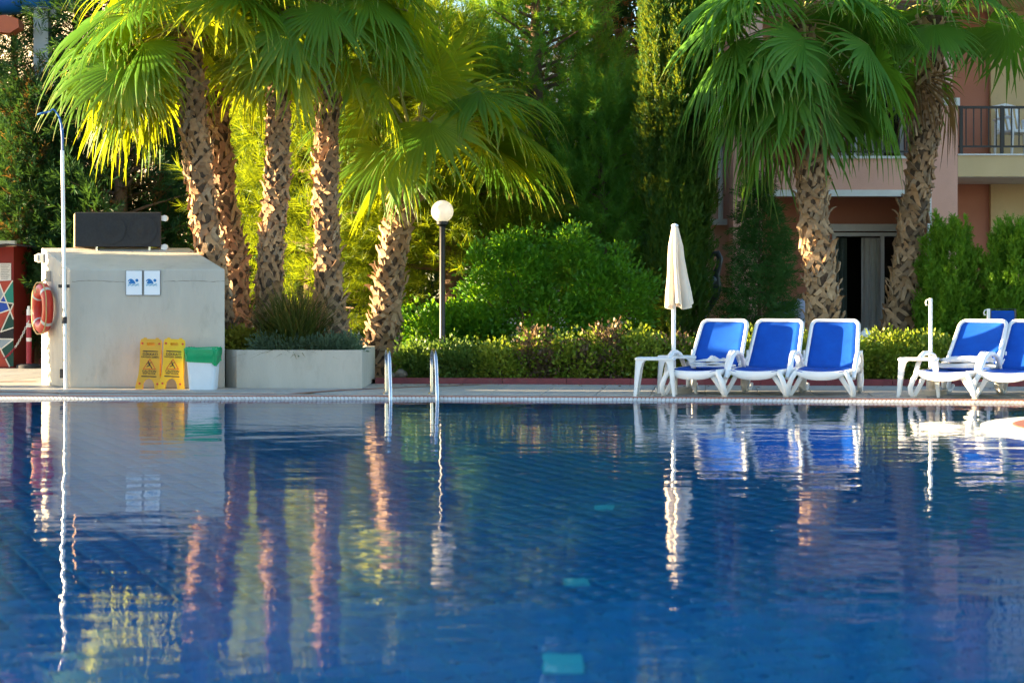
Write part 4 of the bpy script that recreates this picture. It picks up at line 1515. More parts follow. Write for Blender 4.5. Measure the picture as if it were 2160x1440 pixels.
shrub('dark_shrub', [(PX(915, 700, 25.0), (0.55, 0.4, 0.30), 1.0), (PX(990, 690, 25.0), (0.4, 0.4, 0.3), 1.0)], 170, 46, 0.08, 0.055, M_SHRUB, 'low dark green shrub right beside the short palm trunk', 'shrub', 62, base=(XP(940, 25), 25.0, 0.06))

# low hedge: one shrub after another
HEDGE = [(885, 24.0, .30, .40, 'g', 'green hedge shrub just left of the lamp post foot'), (962, 23.75, .30, .44, 'g', 'green hedge shrub just right of the lamp post foot'),
         (1040, 23.7, .34, .50, 'v', 'yellow green hedge shrub second to the right of the lamp post'), (1120, 23.75, .30, .58, 'b', 'half dry brownish hedge shrub under the big green shrub'),
         (1200, 23.65, .33, .50, 'b', 'partly dry yellow green hedge shrub in front of the big green shrub'), (1275, 23.7, .32, .60, 'b', 'browned hedge shrub left of the side tables'),
         (1345, 23.6, .33, .64, 'v', 'tall yellow green hedge shrub left of the closed parasol'), (1420, 23.7, .34, .58, 'b', 'partly dry hedge shrub right behind the parasol pole'),
         (1500, 23.6, .36, .52, 'v', 'hedge shrub hidden behind the lounger with the towel'), (1590, 23.55, .36, .52, 'v', 'hedge shrub between the first and second lounger backs'),
         (1690, 23.5, .36, .54, 'v', 'hedge shrub between the second and third lounger backs'), (1785, 23.45, .38, .58, 'v', 'hedge shrub behind the third lounger'),
         (1870, 23.4, .38, .60, 'v', 'trimmed yellow green hedge shrub right of the third lounger'), (1950, 23.4, .38, .61, 'v', 'trimmed hedge shrub behind the bare white pole'),
         (2035, 23.35, .40, .60, 'v', 'hedge shrub behind the lounger with the folded canvas'), (2120, 23.3, .40, .58, 'v', 'hedge shrub at the right edge of the picture'), (2215, 23.3, .42, .58, 'v', 'hedge shrub beyond the right edge of the picture')]
for i, (px, d, rx, zt, k_, lab) in enumerate(HEDGE):
    x = XP(px, d)
    zt *= random.uniform(0.84, 1.14)
    zc = zt * 0.50
    shrub('hedge_shrub', [((x, d, zc + 0.02), (rx, 0.34, zt * 0.50), 1.0), ((x + 0.1, d - 0.12, zc * 0.75), (rx * 0.95, 0.28, zt * 0.40), 0.7)], 130, 30, 0.055, 0.052,
          {'g': M_HEDGEG, 'v': M_HEDGE, 'b': M_HEDGE}[k_], lab, 'hedge', 200 + i, 'low hedge behind the kerb', second=M_HEDGEB if k_ == 'b' else None, frac=0.6 if px in (1120, 1275) else 0.25, base=(x, d, 0.045))

shrub('shade_shrub', [((-9.0, 22.5, 1.75), (0.60, 0.33, 1.45), 1.0), ((-9.0, 22.5, 1.4), (0.45, 0.25, 1.2), 0.7)], 700, 44, 0.06, 0.085, M_SHRUB, 'tall column shaped shrub added beyond the left edge to shade the hut side', 'shrub', 63, base=(-9.0, 22.5, 0.0))  # unseen shrub, added to cast shade on the hut's left face

# ------------------------------------------------------------------ hut, planter and things at the left
FL, FRT = Vector((-5.24, 21.9, 0)), Vector((-3.40, 21.9, 0))
DEP = Vector((-0.60, 1.04, 0))
hut = thing('pump_hut', (FL.x, FL.y, 0), 'beige plastered pump hut with a sloping top at the pool edge', 'hut')
ZF, ZB = 1.405, 1.69
m = MB()
v0, v1 = FL, FRT
v2, v3 = FRT + DEP, FL + DEP
zz = Vector((0, 0, 1))
m.add([v0, v1, v2, v3, v0 + zz * ZF, v1 + zz * ZF, v2 + zz * ZB, v3 + zz * ZB], [(0, 1, 5, 4), (1, 2, 6, 5), (2, 3, 7, 6), (3, 0, 4, 7), (0, 3, 2, 1), (4, 5, 6, 7)])
# rear block, set in from the sides
ins = Vector((0.42, 0, 0))
D2 = Vector((-0.10, 0.75, 0))
a0, a1 = v3 + ins, v2 - Vector((0.02, 0, 0))
m.add([a0, a1, a1 + D2, a0 + D2, a0 + zz * (ZB - .002), a1 + zz * (ZB - .002), a1 + D2 + zz * (ZB - .002), a0 + D2 + zz * (ZB - .002)], [(1, 2, 6, 5), (2, 3, 7, 6), (3, 0, 4, 7), (4, 5, 6, 7)])
hw = m.build('wall', M_PLASTER, hut)
bv = hw.modifiers.new('soft_edge', 'BEVEL')
bv.width = 0.012
bv.segments = 2
bv.limit_method = 'ANGLE'
nside = Vector((-DEP.y, DEP.x, 0)).normalized()      # left face normal
if nside.x > 0:
    nside = -nside
dside = DEP.normalized()
# metal bracket and hinge on the corner
m = MB()
pc = FL + nside * 0.02 + dside * 0.02
m.box((FL.x - 0.11, 21.80, ZP(607, 21.8)), (FL.x + 0.02, 21.83, ZP(600, 21.8)))
m.build('pole_bracket', M_BLACK, hut)
m = MB()
m.box((FL.x - 0.10, 21.83, ZP(797, 21.85)), (FL.x - 0.045, 21.875, ZP(778, 21.85)))
m.build('corner_latch', M_RUBBER, hut)

# unseen wall added outside the frame to keep low sun off the deck
scr = thing('shade_wall', (-7.3, 20.95, 0), 'beige plastered wall added beyond the left edge to shade the deck', 'wall')
m = MB()
m.cbox((-7.38, 20.2, 0.0), (-7.22, 21.72, 2.02), 0.015)
m.build('wall', M_PLASTER, scr)
m = MB()
m.cbox((-7.42, 20.16, 2.021), (-7.18, 21.76, 2.08), 0.012)
m.build('coping', M_TRIM, scr)
m = MB()
m.tube([(-7.21, 20.95, 0.4), (-7.19, 20.95, 1.6), (-7.16, 20.95, 1.9), (-7.02, 20.95, 1.96), (-6.94, 20.95, 1.90)], 0.014, 8)
m.build('added_shower_pipe', M_STEEL, scr, smooth=True)
m = MB()
m.lathe([(0.02, 0.0), (0.055, -0.02), (0.06, -0.035)], 16, (-6.94, 20.95, 1.90))
m.build('added_shower_head', M_STEEL, scr, smooth=True)

# floodlight box on the hut side
p = FL + DEP * 0.93 + nside * 0.004 + zz * ZP(545, 22.9)
fld = thing('floodlight', tuple(p), 'small white floodlight box on the sunny hut corner', 'lamp')
m = MB()
mx = Matrix.Translation(p) @ Matrix(((nside.x, dside.x, 0, 0), (nside.y, dside.y, 0, 0), (0, 0, 1, 0), (0, 0, 0, 1)))
m.cbox((0.0, -0.06, -0.05), (0.06, 0.06, 0.06), 0.008, mx=mx)
m.build('housing', M_WHITE, fld)
m = MB()
m.cbox((0.06, -0.045, -0.04), (0.095, 0.045, 0.045), 0.01, mx=mx)
m.build('lamp_head', M_MWHITE, fld)

# narrow sign on the hut side
p = FL + DEP * 0.16 + zz * ZP(590, 22.0)
sg = thing('narrow_sign', tuple(p), 'narrow white depth sign on the hut side wall behind the pole', 'sign')
mx = Matrix.Translation(p) @ Matrix(((nside.x, dside.x, 0, 0), (nside.y, dside.y, 0, 0), (0, 0, 1, 0), (0, 0, 0, 1)))
m = MB()
m.box((0.004, -0.07, -0.13), (0.010, 0.07, 0.13), mx=mx)
m.build('plate', M_SIGN, sg)
m = MB()
m.box((0.011, -0.008, -0.03), (0.013, 0.008, 0.05), mx=mx)
m.box((0.011, -0.03, 0.005), (0.0131, 0.03, 0.02), mx=mx)
m.build('printed_figure', M_SWIM, sg)

# life ring
pr = FL + DEP * 0.66 + nside * 0.10 + zz * ZP(650, 22.5)
ring = thing('life_ring', tuple(pr), 'orange red life ring hanging on the hut side wall', 'life ring')
up = zz
Rr, rr = 0.235, 0.078
m = MB()
nu, nv = 48, 14
vs_ = []
for i in range(nu):
    a = 2 * math.pi * i / nu
    c = dside * math.cos(a) + up * math.sin(a)
    for j in range(nv):
        b = 2 * math.pi * j / nv
        vs_.append(pr + c * (Rr + rr * math.cos(b)) + nside * (rr * 0.85 * math.sin(b)))
m.add(vs_, [(i * nv + j, ((i + 1) % nu) * nv + j, ((i + 1) % nu) * nv + (j + 1) % nv, i * nv + (j + 1) % nv) for i in range(nu) for j in range(nv)])
m.build('ring', M_RING, ring, smooth=True)
for a0_ in (0, 90, 180, 270):
    m = MB()
    vs_ = []
    for i in range(4):
        a = R(a0_ + 40 - 4.5 + i * 9 / 3)
        c = dside * math.cos(a) + up * math.sin(a)
        for j in range(nv):
            b = 2 * math.pi * j / nv
            vs_.append(pr + c * (Rr + (rr + .003) * math.cos(b)) + nside * ((rr * 0.85 + .003) * math.sin(b)))
    m.add(vs_, [(i * nv + j, (i + 1) * nv + j, (i + 1) * nv + (j + 1) % nv, i * nv + (j + 1) % nv) for i in range(3) for j in range(nv)])
    m.build('reflective_band', M_TAPE, ring, smooth=True)
m = MB()
rp = []
for i in range(61):
    a = 2 * math.pi * i / 60
    c = dside * math.cos(a) + up * math.sin(a)
    rp.append(pr + c * (Rr + rr * 0.75 + 0.015 + 0.03 * abs(math.sin(2 * a))) + nside * (rr * 0.55))
m.tube(rp, 0.008, 6, caps=False)
m.tube([pr + up * (Rr + .07) + nside * 0.03, pr + up * (Rr + 0.10) - nside * 0.02, pr + up * (Rr + 0.17) - nside * 0.09], 0.009, 6)
for s in (-1, 1):
    m.tube([pr + up * (Rr + 0.02) + nside * 0.085, pr + up * (Rr - 0.05) + nside * 0.10 + dside * (0.06 * s)], 0.007, 5)
m.build('rope', M_ROPE, ring, smooth=True)
m = MB()
m.box((-0.012, -0.012, -0.03), (0.06, 0.012, 0.10), mx=Matrix.Translation(pr + up * (Rr + 0.12) - nside * 0.098) @ Matrix(((nside.x, dside.x, 0, 0), (nside.y, dside.y, 0, 0), (0, 0, 1, 0), (0, 0, 0, 1))))
m.build('hook', M_STEEL, ring)

# telescopic net pole
pd = 21.78
net = thing('net_pole', (XP(138, pd), pd, 0.0), 'tall silver and blue pool net pole standing at the hut corner', 'pool net')
m = MB()
m.tube([W(139, 822, pd), W(136, 600, pd), W(132, 318, pd)], 0.022, 10)
m.build('lower_pole', M_ALU, net, smooth=True)
m = MB()
m.tube([W(132, 320, pd), W(131.5, 290, pd), W(129, 262, pd), W(124, 245, pd), W(116, 233, pd), W(111, 230, pd), W(106, 235, pd)], [0.014, 0.013, 0.012, 0.011, 0.010, 0.009, 0.008], 8)
m.tube([W(134, 300, pd + .03), W(133, 272, pd + .03), W(127, 250, pd + .03), W(117, 235, pd + 0.02), W(111, 230, pd)], 0.007, 6)
m.build('upper_pole', M_BLUEPOLE, net, smooth=True)
m = MB()
hp = []
for i in range(25):
    a = 2 * math.pi * i / 24
    hp.append(W(94, 238, pd) + Vector((0.075 * math.cos(a), 0.11 * math.sin(a), 0.022 * math.cos(a) + 0.012 * math.sin(a))))
m.tube(hp, 0.007, 6, caps=False)
m.build('net_hoop', M_BLUEPOLE, net, smooth=True)
m = MB()
m.tube([W(136, 682, pd), W(136, 668, pd)], 0.030, 10)
m.build('clamp', M_RUBBER, net)

# swimming signs
def wallp(px, py, y):
    return W(px, py, y)


SW_BODY = [(18, 190), (30, 183), (45, 184), (58, 192), (72, 205), (82, 222), (88, 234), (70, 236), (20, 236), (8, 230), (18, 218), (28, 208), (20, 204), (4, 214), (2, 206), (10, 196)]


def swim_sign(px0, label):
    y = 21.9 - 0.004
    sc_ = 35.0 / 185.0          # sign is 35 px wide in the photograph
    t = thing('swim_sign', tuple(W(px0 + 17, 623, y)), label, 'sign', 'swimming signs on the hut')
    m = MB()
    a, b = W(px0, 623, y), W(px0 + 35.3, 570, y)
    m.box((a.x, y - 0.012, a.z), (b.x, y, b.z))
    m.build('edge', M_SIGNED, t)
    m = MB()
    m.box((a.x + 0.006, y - 0.014, a.z + 0.006), (b.x - 0.006, y - 0.0125, b.z - 0.006))
    m.build('plate', M_SIGN, t)

    def q(u, v, w):
        return W(px0 + 4.5 + u * sc_, 588 + (v - 183) * sc_, y) + Vector((0, w, 0))
    m = MB()
    m.prism([(u, v) for u, v in SW_BODY], -0.0165, -0.0145, q)
    m.prism([(102 + 17 * math.cos(i * math.pi / 8), 201 + 17 * math.sin(i * math.pi / 8)) for i in range(16)], -0.0165, -0.0145, q)
    m.build('swimmer', M_SWIM, t)
    m = MB()
    for k_, v_ in enumerate((241, 253)):
        top = [(2 + i * 124 / 24, v_ + 4 * math.sin(i * 24 / 24 * 0.8 + k_)) for i in range(25)]
        pts_ = top + [(u, v + 6) for u, v in reversed(top)]
        for i in range(24):
            m.prism([top[i], top[i + 1], (top[i + 1][0], top[i + 1][1] + 6), (top[i][0], top[i][1] + 6)], -0.0165, -0.0145, q)
    m.build('waves', M_SWIM2, t)


swim_sign(265.5, 'white sign with a blue swimmer, left one of the pair on the hut')
swim_sign(303.5, 'white sign with a blue swimmer, right one of the pair on the hut')

# loudspeaker
sx0, sx1, sy = XP(157, 22.75), XP(337, 22.75), 22.80
spk = thing('loudspeaker', (sx0, sy, ZB), 'wide black loudspeaker cabinet lying on top of the hut', 'loudspeaker')
sz0, sz1 = ZB + 0.012, ZP(448, 22.75)
m = MB()
m.prism([(sx0, sy + 0.02), (sx1, sy + 0.02), (sx1 - 0.16, sy + 0.50), (sx0 - 0.14, sy + 0.50)], sz0, sz1, lambda a, b, w: (a, b, w))
m.build('cabinet', M_WOOD, spk)
m = MB()
m.cbox((sx0 - .005, sy - 0.015, sz0 - 0.004), (sx1 + .005, sy + 0.024, sz1 + 0.004), 0.006)
m.build('grille', M_SPK, spk)
for fx in (0.42, 0.79):
    m = MB()
    cxx, czz = sx0 + (sx1 - sx0) * fx, (sz0 + sz1) / 2
    prof = [(0.185, 0), (0.185, 0.006), (0.172, 0.008), (0.160, 0.003), (0.06, 0.002), (0.05, 0.009), (0.0, 0.011)]
    nv_ = 32
    vs_ = []
    for (r_, h_) in prof:
        for j in range(nv_):
            a = 2 * math.pi * j / nv_
            vs_.append((cxx + r_ * math.cos(a), sy - 0.016 - h_, czz + r_ * math.sin(a)))
    m.add(vs_, [(i * nv_ + j, (i + 1) * nv_ + j, (i + 1) * nv_ + (j + 1) % nv_, i * nv_ + (j + 1) % nv_) for i in range(len(prof) - 1) for j in range(nv_)])
    m.build('cone', M_SPK, spk, smooth=True)
for py in (460, 521):
    m = MB()
    c = Vector((sx1 + 0.045, sy + 0.06, ZP(py, 22.8)))
    m.tube([c + Vector((0, -0.025, 0)), c + Vector((0, 0.025, 0))], 0.038, 14)
    m.tube([c + Vector((0, -0.030, 0)), c + Vector((0, -0.026, 0))], 0.025, 12)
    m.box((sx1, sy + 0.03, c.z - 0.03), (sx1 + 0.02, sy + 0.09, c.z + 0.03))
    m.build('caster', M_ALU, spk, smooth=True)
for fx in (0.25, 0.87):
    m = MB()
    xx = sx0 + (sx1 - sx0) * fx
    m.box((xx - 0.012, sy + 0.0, ZB - 0.05), (xx + 0.012, sy + 0.42, ZB + 0.009))
    m.build('shim', M_STEEL, spk)

# wet floor signs
def text_mesh(txt, size, name, parent, m_, loc, rot):
    cu = bpy.data.curves.new(name, 'FONT')
    cu.body = txt
    cu.size = size
    cu.align_x = 'CENTER'
    cu.align_y = 'CENTER'
    cu.extrude = 0.0006
    cu.offset = size * 0.018
    tmp = bpy.data.objects.new('tmp', cu)
    COL.objects.link(tmp)
    me = bpy.data.meshes.new_from_object(tmp.evaluated_get(bpy.context.evaluated_depsgraph_get()))
    me.name = name
    bpy.data.objects.remove(tmp)
    me.materials.clear()
    me.materials.append(m_)
    o = bpy.data.objects.new(name, me)
    link(o, parent)
    o.location = loc
    o.rotation_euler = rot
    return o


def caution(px, base_w, label, body_m, tilt, roll, dot_m):
    y = 21.55
    t = thing('wet_floor_sign', (XP(px, y), y, 0.0), label, 'warning sign', 'yellow wet floor signs leaning on the hut')
    t.rotation_euler = (R(-tilt), R(roll), 0)
    H, s = 0.60, 1.0
    prof = [(-0.150, 0), (-0.155, 0.02), (-0.125, 0.165), (-0.118, 0.30), (-0.128, 0.555), (-0.118, 0.582), (-0.095, 0.590), (-0.085, 0.604), (-0.06, 0.604), (-0.05, 0.592)]
    right = [(-x, z) for x, z in reversed(prof)]
    arch = [(0.072, 0), (0.066, 0.06), (0.040, 0.108), (0.0, 0.125), (-0.040, 0.108), (-0.066, 0.06), (-0.072, 0)]
    # board as strips around the arch and the handle slot
    m = MB()

    def xl(z):
        zs = [p[1] for p in prof[:6]]
        xs = [p[0] for p in prof[:6]]
        return float(np.interp(z, zs, xs))

    def quad(x0, x1, x2, x3, z0, z1):
        m.add([(x0, -.012, z0), (x1, -.012, z0), (x2, -.012, z1), (x3, -.012, z1), (x0, .012, z0), (x1, .012, z0), (x2, .012, z1), (x3, .012, z1)],
              [(0, 1, 2, 3), (7, 6, 5, 4), (0, 3, 7, 4), (1, 5, 6, 2), (3, 2, 6, 7), (0, 4, 5, 1)])
    zs_ = [0, 0.03, 0.06, 0.09, 0.11, 0.125]

    def ax(z):
        return 0.072 * math.sqrt(max(0.0, 1 - (z / 0.125) ** 2))
    for a, b in zip(zs_[:-1], zs_[1:]):
        quad(xl(a), -ax(a), -ax(b), xl(b), a, b)
        quad(ax(a), -xl(a), -xl(b), ax(b), a, b)
    zz_ = [0.125, 0.165, 0.30, 0.42, 0.512]
    for a, b in zip(zz_[:-1], zz_[1:]):
        quad(xl(a), -xl(a), -xl(b), xl(b), a, b)
    quad(xl(.512), -0.045, -0.045, xl(.545), .512, .545)
    quad(0.045, -xl(.512), -xl(.545), 0.045, .512, .545)
    quad(xl(.545), -xl(.545), 0.118, -0.118, .545, .582)
    quad(-0.118, 0.118, 0.098, -0.098, .582, .590)
    quad(-0.09, -0.05, -0.055, -0.085, .590, .604)
    quad(0.05, 0.09, 0.085, 0.055, .590, .604)
    m.build('front_board', body_m, t, world=False)
    m = MB()
    for (xa, xb, xc, xd, z0_, z1_) in ((-0.150, -0.074, -0.070, -0.128, 0.0, 0.135), (0.074, 0.150, 0.128, 0.070, 0.0, 0.135), (-0.128, 0.128, 0.118, -0.118, 0.135, 0.56)):
        ya_, yb_ = 0.055 - 0.0446 * z0_, 0.055 - 0.0446 * z1_
        m.add([(xa, ya_, z0_), (xb, ya_, z0_), (xc, yb_, z1_), (xd, yb_, z1_), (xa, ya_ + .02, z0_), (xb, ya_ + .02, z0_), (xc, yb_ + .02, z1_), (xd, yb_ + .02, z1_)],
              [(3, 2, 1, 0), (4, 5, 6, 7), (0, 4, 7, 3), (1, 2, 6, 5), (2, 3, 7, 6), (0, 1, 5, 4)])
    b_ = m.build('rear_board', body_m, t, world=False)
    yq = -0.0128
    for (x, z) in ((-0.098, 0.535), (0.098, 0.535), (-0.103, 0.065), (0.103, 0.065)):
        m = MB()
        m.prism([(x + 0.013 * math.cos(i * math.pi / 6), z + 0.013 * math.sin(i * math.pi / 6)) for i in range(12)], yq - 0.004, yq, lambda u, v, w: (u, w, v))
        m.build('reflector', dot_m, t, world=False)
    for z in (0.445, 0.150):
        m = MB()
        m.box((-0.088, yq - 0.001, z - 0.006), (0.088, yq, z + 0.006))
        m.build('printed_bar', M_INK, t, world=False)
    for txt, z, sz in (('D\u0130KKAT!', 0.408, 0.044), ('KAYGAN ZEM\u0130N', 0.376, 0.027), ('CAUTION', 0.210, 0.036), ('WET FLOOR', 0.182, 0.027)):
        text_mesh(txt, sz, 'lettering', t, M_INK, (0, yq - 0.001, z), (R(90), 0, 0))
    # warning triangle
    m = MB()
    A = [(-0.078, 0.233), (0.078, 0.233), (0, 0.360)]
    c = (0, 0.275)
    B = [((u - c[0]) * 0.80 + c[0], (v - c[1]) * 0.80 + c[1]) for u, v in A]
    for i in range(3):
        j = (i + 1) % 3
        m.prism([A[i], A[j], B[j], B[i]], yq - 0.0018, yq - 0.0002, lambda u, v, w: (u, w, v))
    m.build('warning_triangle', M_ORINK, t, world=False)
    m = MB()
    fn = lambda u, v, w: (u, w, v)
    a_, b2 = yq - 0.0018, yq - 0.0002
    m.prism([(-0.016 + 0.009 * math.cos(i * math.pi / 5), 0.322 + 0.009 * math.sin(i * math.pi / 5)) for i in range(10)], a_, b2, fn)
    for st in ([(-0.022, 0.308), (-0.006, 0.312), (0.012, 0.282), (-0.002, 0.276)], [(0.0, 0.284), (0.012, 0.282), (0.034, 0.246), (0.026, 0.242)],
               [(0.0, 0.288), (0.004, 0.276), (-0.032, 0.258), (-0.036, 0.266)], [(-0.020, 0.300), (-0.022, 0.308), (-0.044, 0.296), (-0.040, 0.290)], [(-0.008, 0.312), (0.0, 0.306), (0.030, 0.312), (0.028, 0.319)]):
        m.prism(st, a_, b2, fn)
    m.build('falling_figure', M_INK, t, world=False)


caution(313, 0, 'duller yellow wet floor sign, left of the pair leaning on the hut', M_YEL2, 7, 2.0, M_REDDOT)
caution(361, 0, 'brighter yellow wet floor sign, right of the pair beside the bin', M_YEL, 8, 2.8, M_REDDOT)

# waste bin with green bag
bd = 21.55
binx = XP(429, bd)
bn = thing('waste_bin', (binx, bd, 0), 'white waste bin with a green bag folded over its rim', 'bin')
m = MB()


def rrect(hw, hd, r, z, nn=5):
    out = []
    for (sx, sy_, a0_) in ((1, 1, 0), (-1, 1, 90), (-1, -1, 180), (1, -1, 270)):
        for i in range(nn):
            a = R(a0_ + 90 * i / (nn - 1))
            out.append((sx * (hw - r) + r * math.cos(a), sy_ * (hd - r) + r * math.sin(a), z))
    return out


def loft(m, loops, closed=True, cap0=True, cap1=True):
    n_ = len(loops[0])
    vs_ = [p for l in loops for p in l]
    fs = []
    for i in range(len(loops) - 1):
        for j in range(n_):
            k_ = (j + 1) % n_
            fs.append((i * n_ + j, i * n_ + k_, (i + 1) * n_ + k_, (i + 1) * n_ + j))
    if cap0:
        fs.append(tuple(range(n_ - 1, -1, -1)))
    if cap1:
        b = (len(loops) - 1) * n_
        fs.append(tuple(b + j for j in range(n_)))
    m.add(vs_, fs)


loft(m, [rrect(0.145, 0.12, 0.04, 0.0), rrect(0.150, 0.125, 0.045, 0.02), rrect(0.180, 0.150, 0.05, 0.465), rrect(0.19, 0.16, 0.05, 0.48), rrect(0.17, 0.14, 0.05, 0.48), rrect(0.13, 0.10, 0.04, 0.03)], cap1=True)
m.build('bin_body', M_BIN, bn, smooth=True, world=False)
m = MB()
rng = np.random.default_rng(77)
loops = []
base_loop = rrect(1, 0.84, 0.28, 0, 9)
nl = len(base_loop)
for k_ in range(11):
    u = k_ / 10
    lp = []
    for j, (x, y, _) in enumerate(base_loop):
        front = max(0, -y)
        # lower hem of the bag: drops to a point at the left, rises right of centre
        hem = 0.30 + 0.10 * math.exp(-((x - 0.35) / 0.35) ** 2) - 0.03 * x if y < 0 else 0.33
        z = 0.492 - (0.492 - hem) * u
        hw = np.interp(z, [0.0, 0.48], [0.150, 0.185]) + 0.010 + 0.004 * math.sin(j * 2.7 + 5 * u) + 0.003 * math.sin(j * 5.1 - 9 * u)
        if k_ == 0:
            hw -= 0.012
            z += 0.006 * math.sin(j * 1.9)
        lp.append((x * hw, y * hw, z))
    loops.append(lp)
loft(m, loops, cap0=False, cap1=False)
inner = [[(x * 0.93, y * 0.93, z - 0.01) for x, y, z in loops[0]], [(x * 0.8, y * 0.8, 0.25) for x, y, z in loops[0]]]
loft(m, [loops[0]] + inner, cap0=False, cap1=True)
m.build('green_bag', M_GREENBAG, bn, smooth=True, world=False)
bn.rotation_euler = (0, 0, R(-4))

# planter
pl = thing('planter', (-2.6, 22.6, 0), 'low beige concrete planter right of the hut', 'planter')
ZP_ = ZP(738, 21.9)
poly = [(-3.42, 22.12), (-3.26, 21.90), (-1.77, 21.84), (-1.77, 23.9), (-4.2, 25.3), (-4.35, 23.1), (-3.72, 23.05)]
pin = [(-3.34, 22.16), (-3.20, 22.0), (-1.87, 21.94), (-1.87, 23.8), (-4.1, 25.15), (-4.25, 23.2), (-3.66, 23.1)]
m = MB()
np_ = len(poly)
vs_ = [(x, y, 0) for x, y in poly] + [(x, y, ZP_) for x, y in poly] + [(x, y, ZP_) for x, y in pin] + [(x, y, ZP_ - 0.06) for x, y in pin]
fs = []
for i in range(np_):
    j = (i + 1) % np_
    fs += [(i, j, np_ + j, np_ + i), (np_ + i, np_ + j, 2 * np_ + j, 2 * np_ + i), (2 * np_ + i, 2 * np_ + j, 3 * np_ + j, 3 * np_ + i)]
m.add(vs_, fs)
m.build('wall', M_PLASTER, pl)
m = MB()
m.add([(x, y, ZP_ - 0.05) for x, y in pin], [tuple(range(np_))])
m.build('soil', M_SOIL, pl)

# plants in the planter
rng = np.random.default_rng(91)
gt = thing('grass_tuft', (XP(622, 22.35), 22.35, ZP_ - 0.05), 'big dark arching grass tuft in the planter before the palm trunks', 'ornamental grass')
nb_ = 1500
az = rng.random(nb_) * 6.283
el = np.clip(rng.normal(0.95, 0.33, nb_), 0.15, 1.5)
dirs = np.stack([np.cos(az) * np.cos(el), np.sin(az) * np.cos(el), np.sin(el)], 1)
pos = np.array([XP(622, 22.35), 22.35, ZP_ - 0.03]) + np.stack([rng.normal(size=nb_) * 0.09, rng.normal(size=nb_) * 0.09, np.zeros(nb_)], 1)
BL = t_blade(5, 0.0085, 0.26)
BL2 = t_blade(5, 0.010, 0.12)
fr = frames(dirs, rng, 0.97)
g1 = scatter(*BL, pos, fr, 0.52 + 0.42 * rng.random(nb_), rng)
foliage_obj('blades', g1, M_GRASS, gt, gt.location)
ns_ = 60
az = rng.random(ns_) * 6.283
el = np.clip(rng.normal(1.25, 0.2, ns_), 0.7, 1.5)
dirs = np.stack([np.cos(az) * np.cos(el), np.sin(az) * np.cos(el), np.sin(el)], 1)
pos = np.array([XP(630, 22.5), 22.5, ZP_]) + np.stack([rng.normal(size=ns_) * 0.1, rng.normal(size=ns_) * 0.08, np.zeros(ns_)], 1)
foliage_obj('seed_stalks', scatter(*BL2, pos, frames(dirs, rng, 0.97), 0.66 + 0.18 * rng.random(ns_), rng), M_DEAD, gt, gt.location)

shrub('groundcover', [(PX(600, 731, 22.08), (0.42, 0.14, 0.08), 1), (PX(680, 732, 22.08), (0.40, 0.13, 0.08), 1), (PX(725, 734, 22.1), (0.2, 0.14, 0.07), 0.5)], 260, 42, 0.04, 0.045, M_SAGE, 'grey green creeping groundcover along the planter rim', 'groundcover', 92, tmpl=t_leaf(0.16), base=(XP(650, 22.2), 22.2, ZP_ - 0.05))
shrub('yellow_shrub', [(PX(505, 722, 22.3), (0.20, 0.18, 0.12), 1), (PX(550, 728, 22.3), (0.15, 0.15, 0.08), 0.6)], 90, 26, 0.04, 0.05, M_YSHRUB, 'small sunlit yellow green shrub at the planter end next to the hut', 'shrub', 93, base=(XP(510, 22.3), 22.3, ZP_ - 0.05))
sd = thing('young_palm', (XP(515, 22.6), 22.6, ZP_ - 0.05), 'small bright palm seedling at the left of the planter', 'palm seedling')
for i, (az_, ei) in enumerate(((200, 3), (160, 4), (250, 4), (300, 3), (30, 2), (100, 3))):
    o = bpy.data.objects.new('frond', FR[('lit', ei, i % 2)])
    link(o, sd)
    o.rotation_euler = (0, 0, R(az_))
    o.scale = (0.24, 0.24, 0.24)

# ladder
lad = thing('pool_ladder', (XP(868, 20.0), 20.1, 0), 'stainless steel pool ladder with two looped handrails at the pool edge', 'ladder')
for px in (814, 911):
    m = MB()
    x = XP(px, 20.2)
    pts_ = []
    back = (x - 0.012, 20.45)
    fro = (x + 0.075, 19.86)
    for z in (-0.02, 0.15, 0.30, 0.38):
        pts_.append(Vector((back[0], back[1], z)))
    for i in range(1, 10):
        a = math.pi * i / 10
        u = (1 - math.cos(a)) / 2
        pts_.append(Vector((back[0] + (fro[0] - back[0]) * u * 0.72, back[1] + (fro[1] - back[1]) * u * 0.72, 0.38 + 0.115 * math.sin(a))))
    pts_.append(Vector((back[0] + (fro[0] - back[0]) * .78, back[1] + (fro[1] - back[1]) * .78, 0.33)))
    pts_.append(Vector((fro[0] - 0.008, fro[1] + .06, 0.10)))
    pts_.append(Vector((fro[0], fro[1], -0.05)))
    pts_.append(Vector((fro[0], fro[1], -1.0)))
    m.tube(pts_, 0.021, 12)
    h = m.build('handrail', M_STEEL, lad, smooth=True)
    m = MB()
    m.lathe([(0.045, 0), (0.045, 0.008), (0.026, 0.018)], 16, (back[0], back[1], 0.001))
    m.build('floor_flange', M_STEEL, h)
for z in (-0.30, -0.55, -0.80):
    m = MB()
    m.box((XP(814, 20.2) + 0.08, 19.80, z), (XP(911, 20.2) + 0.07, 19.89, z + 0.03))
    m.build('tread', M_STEEL, lad)

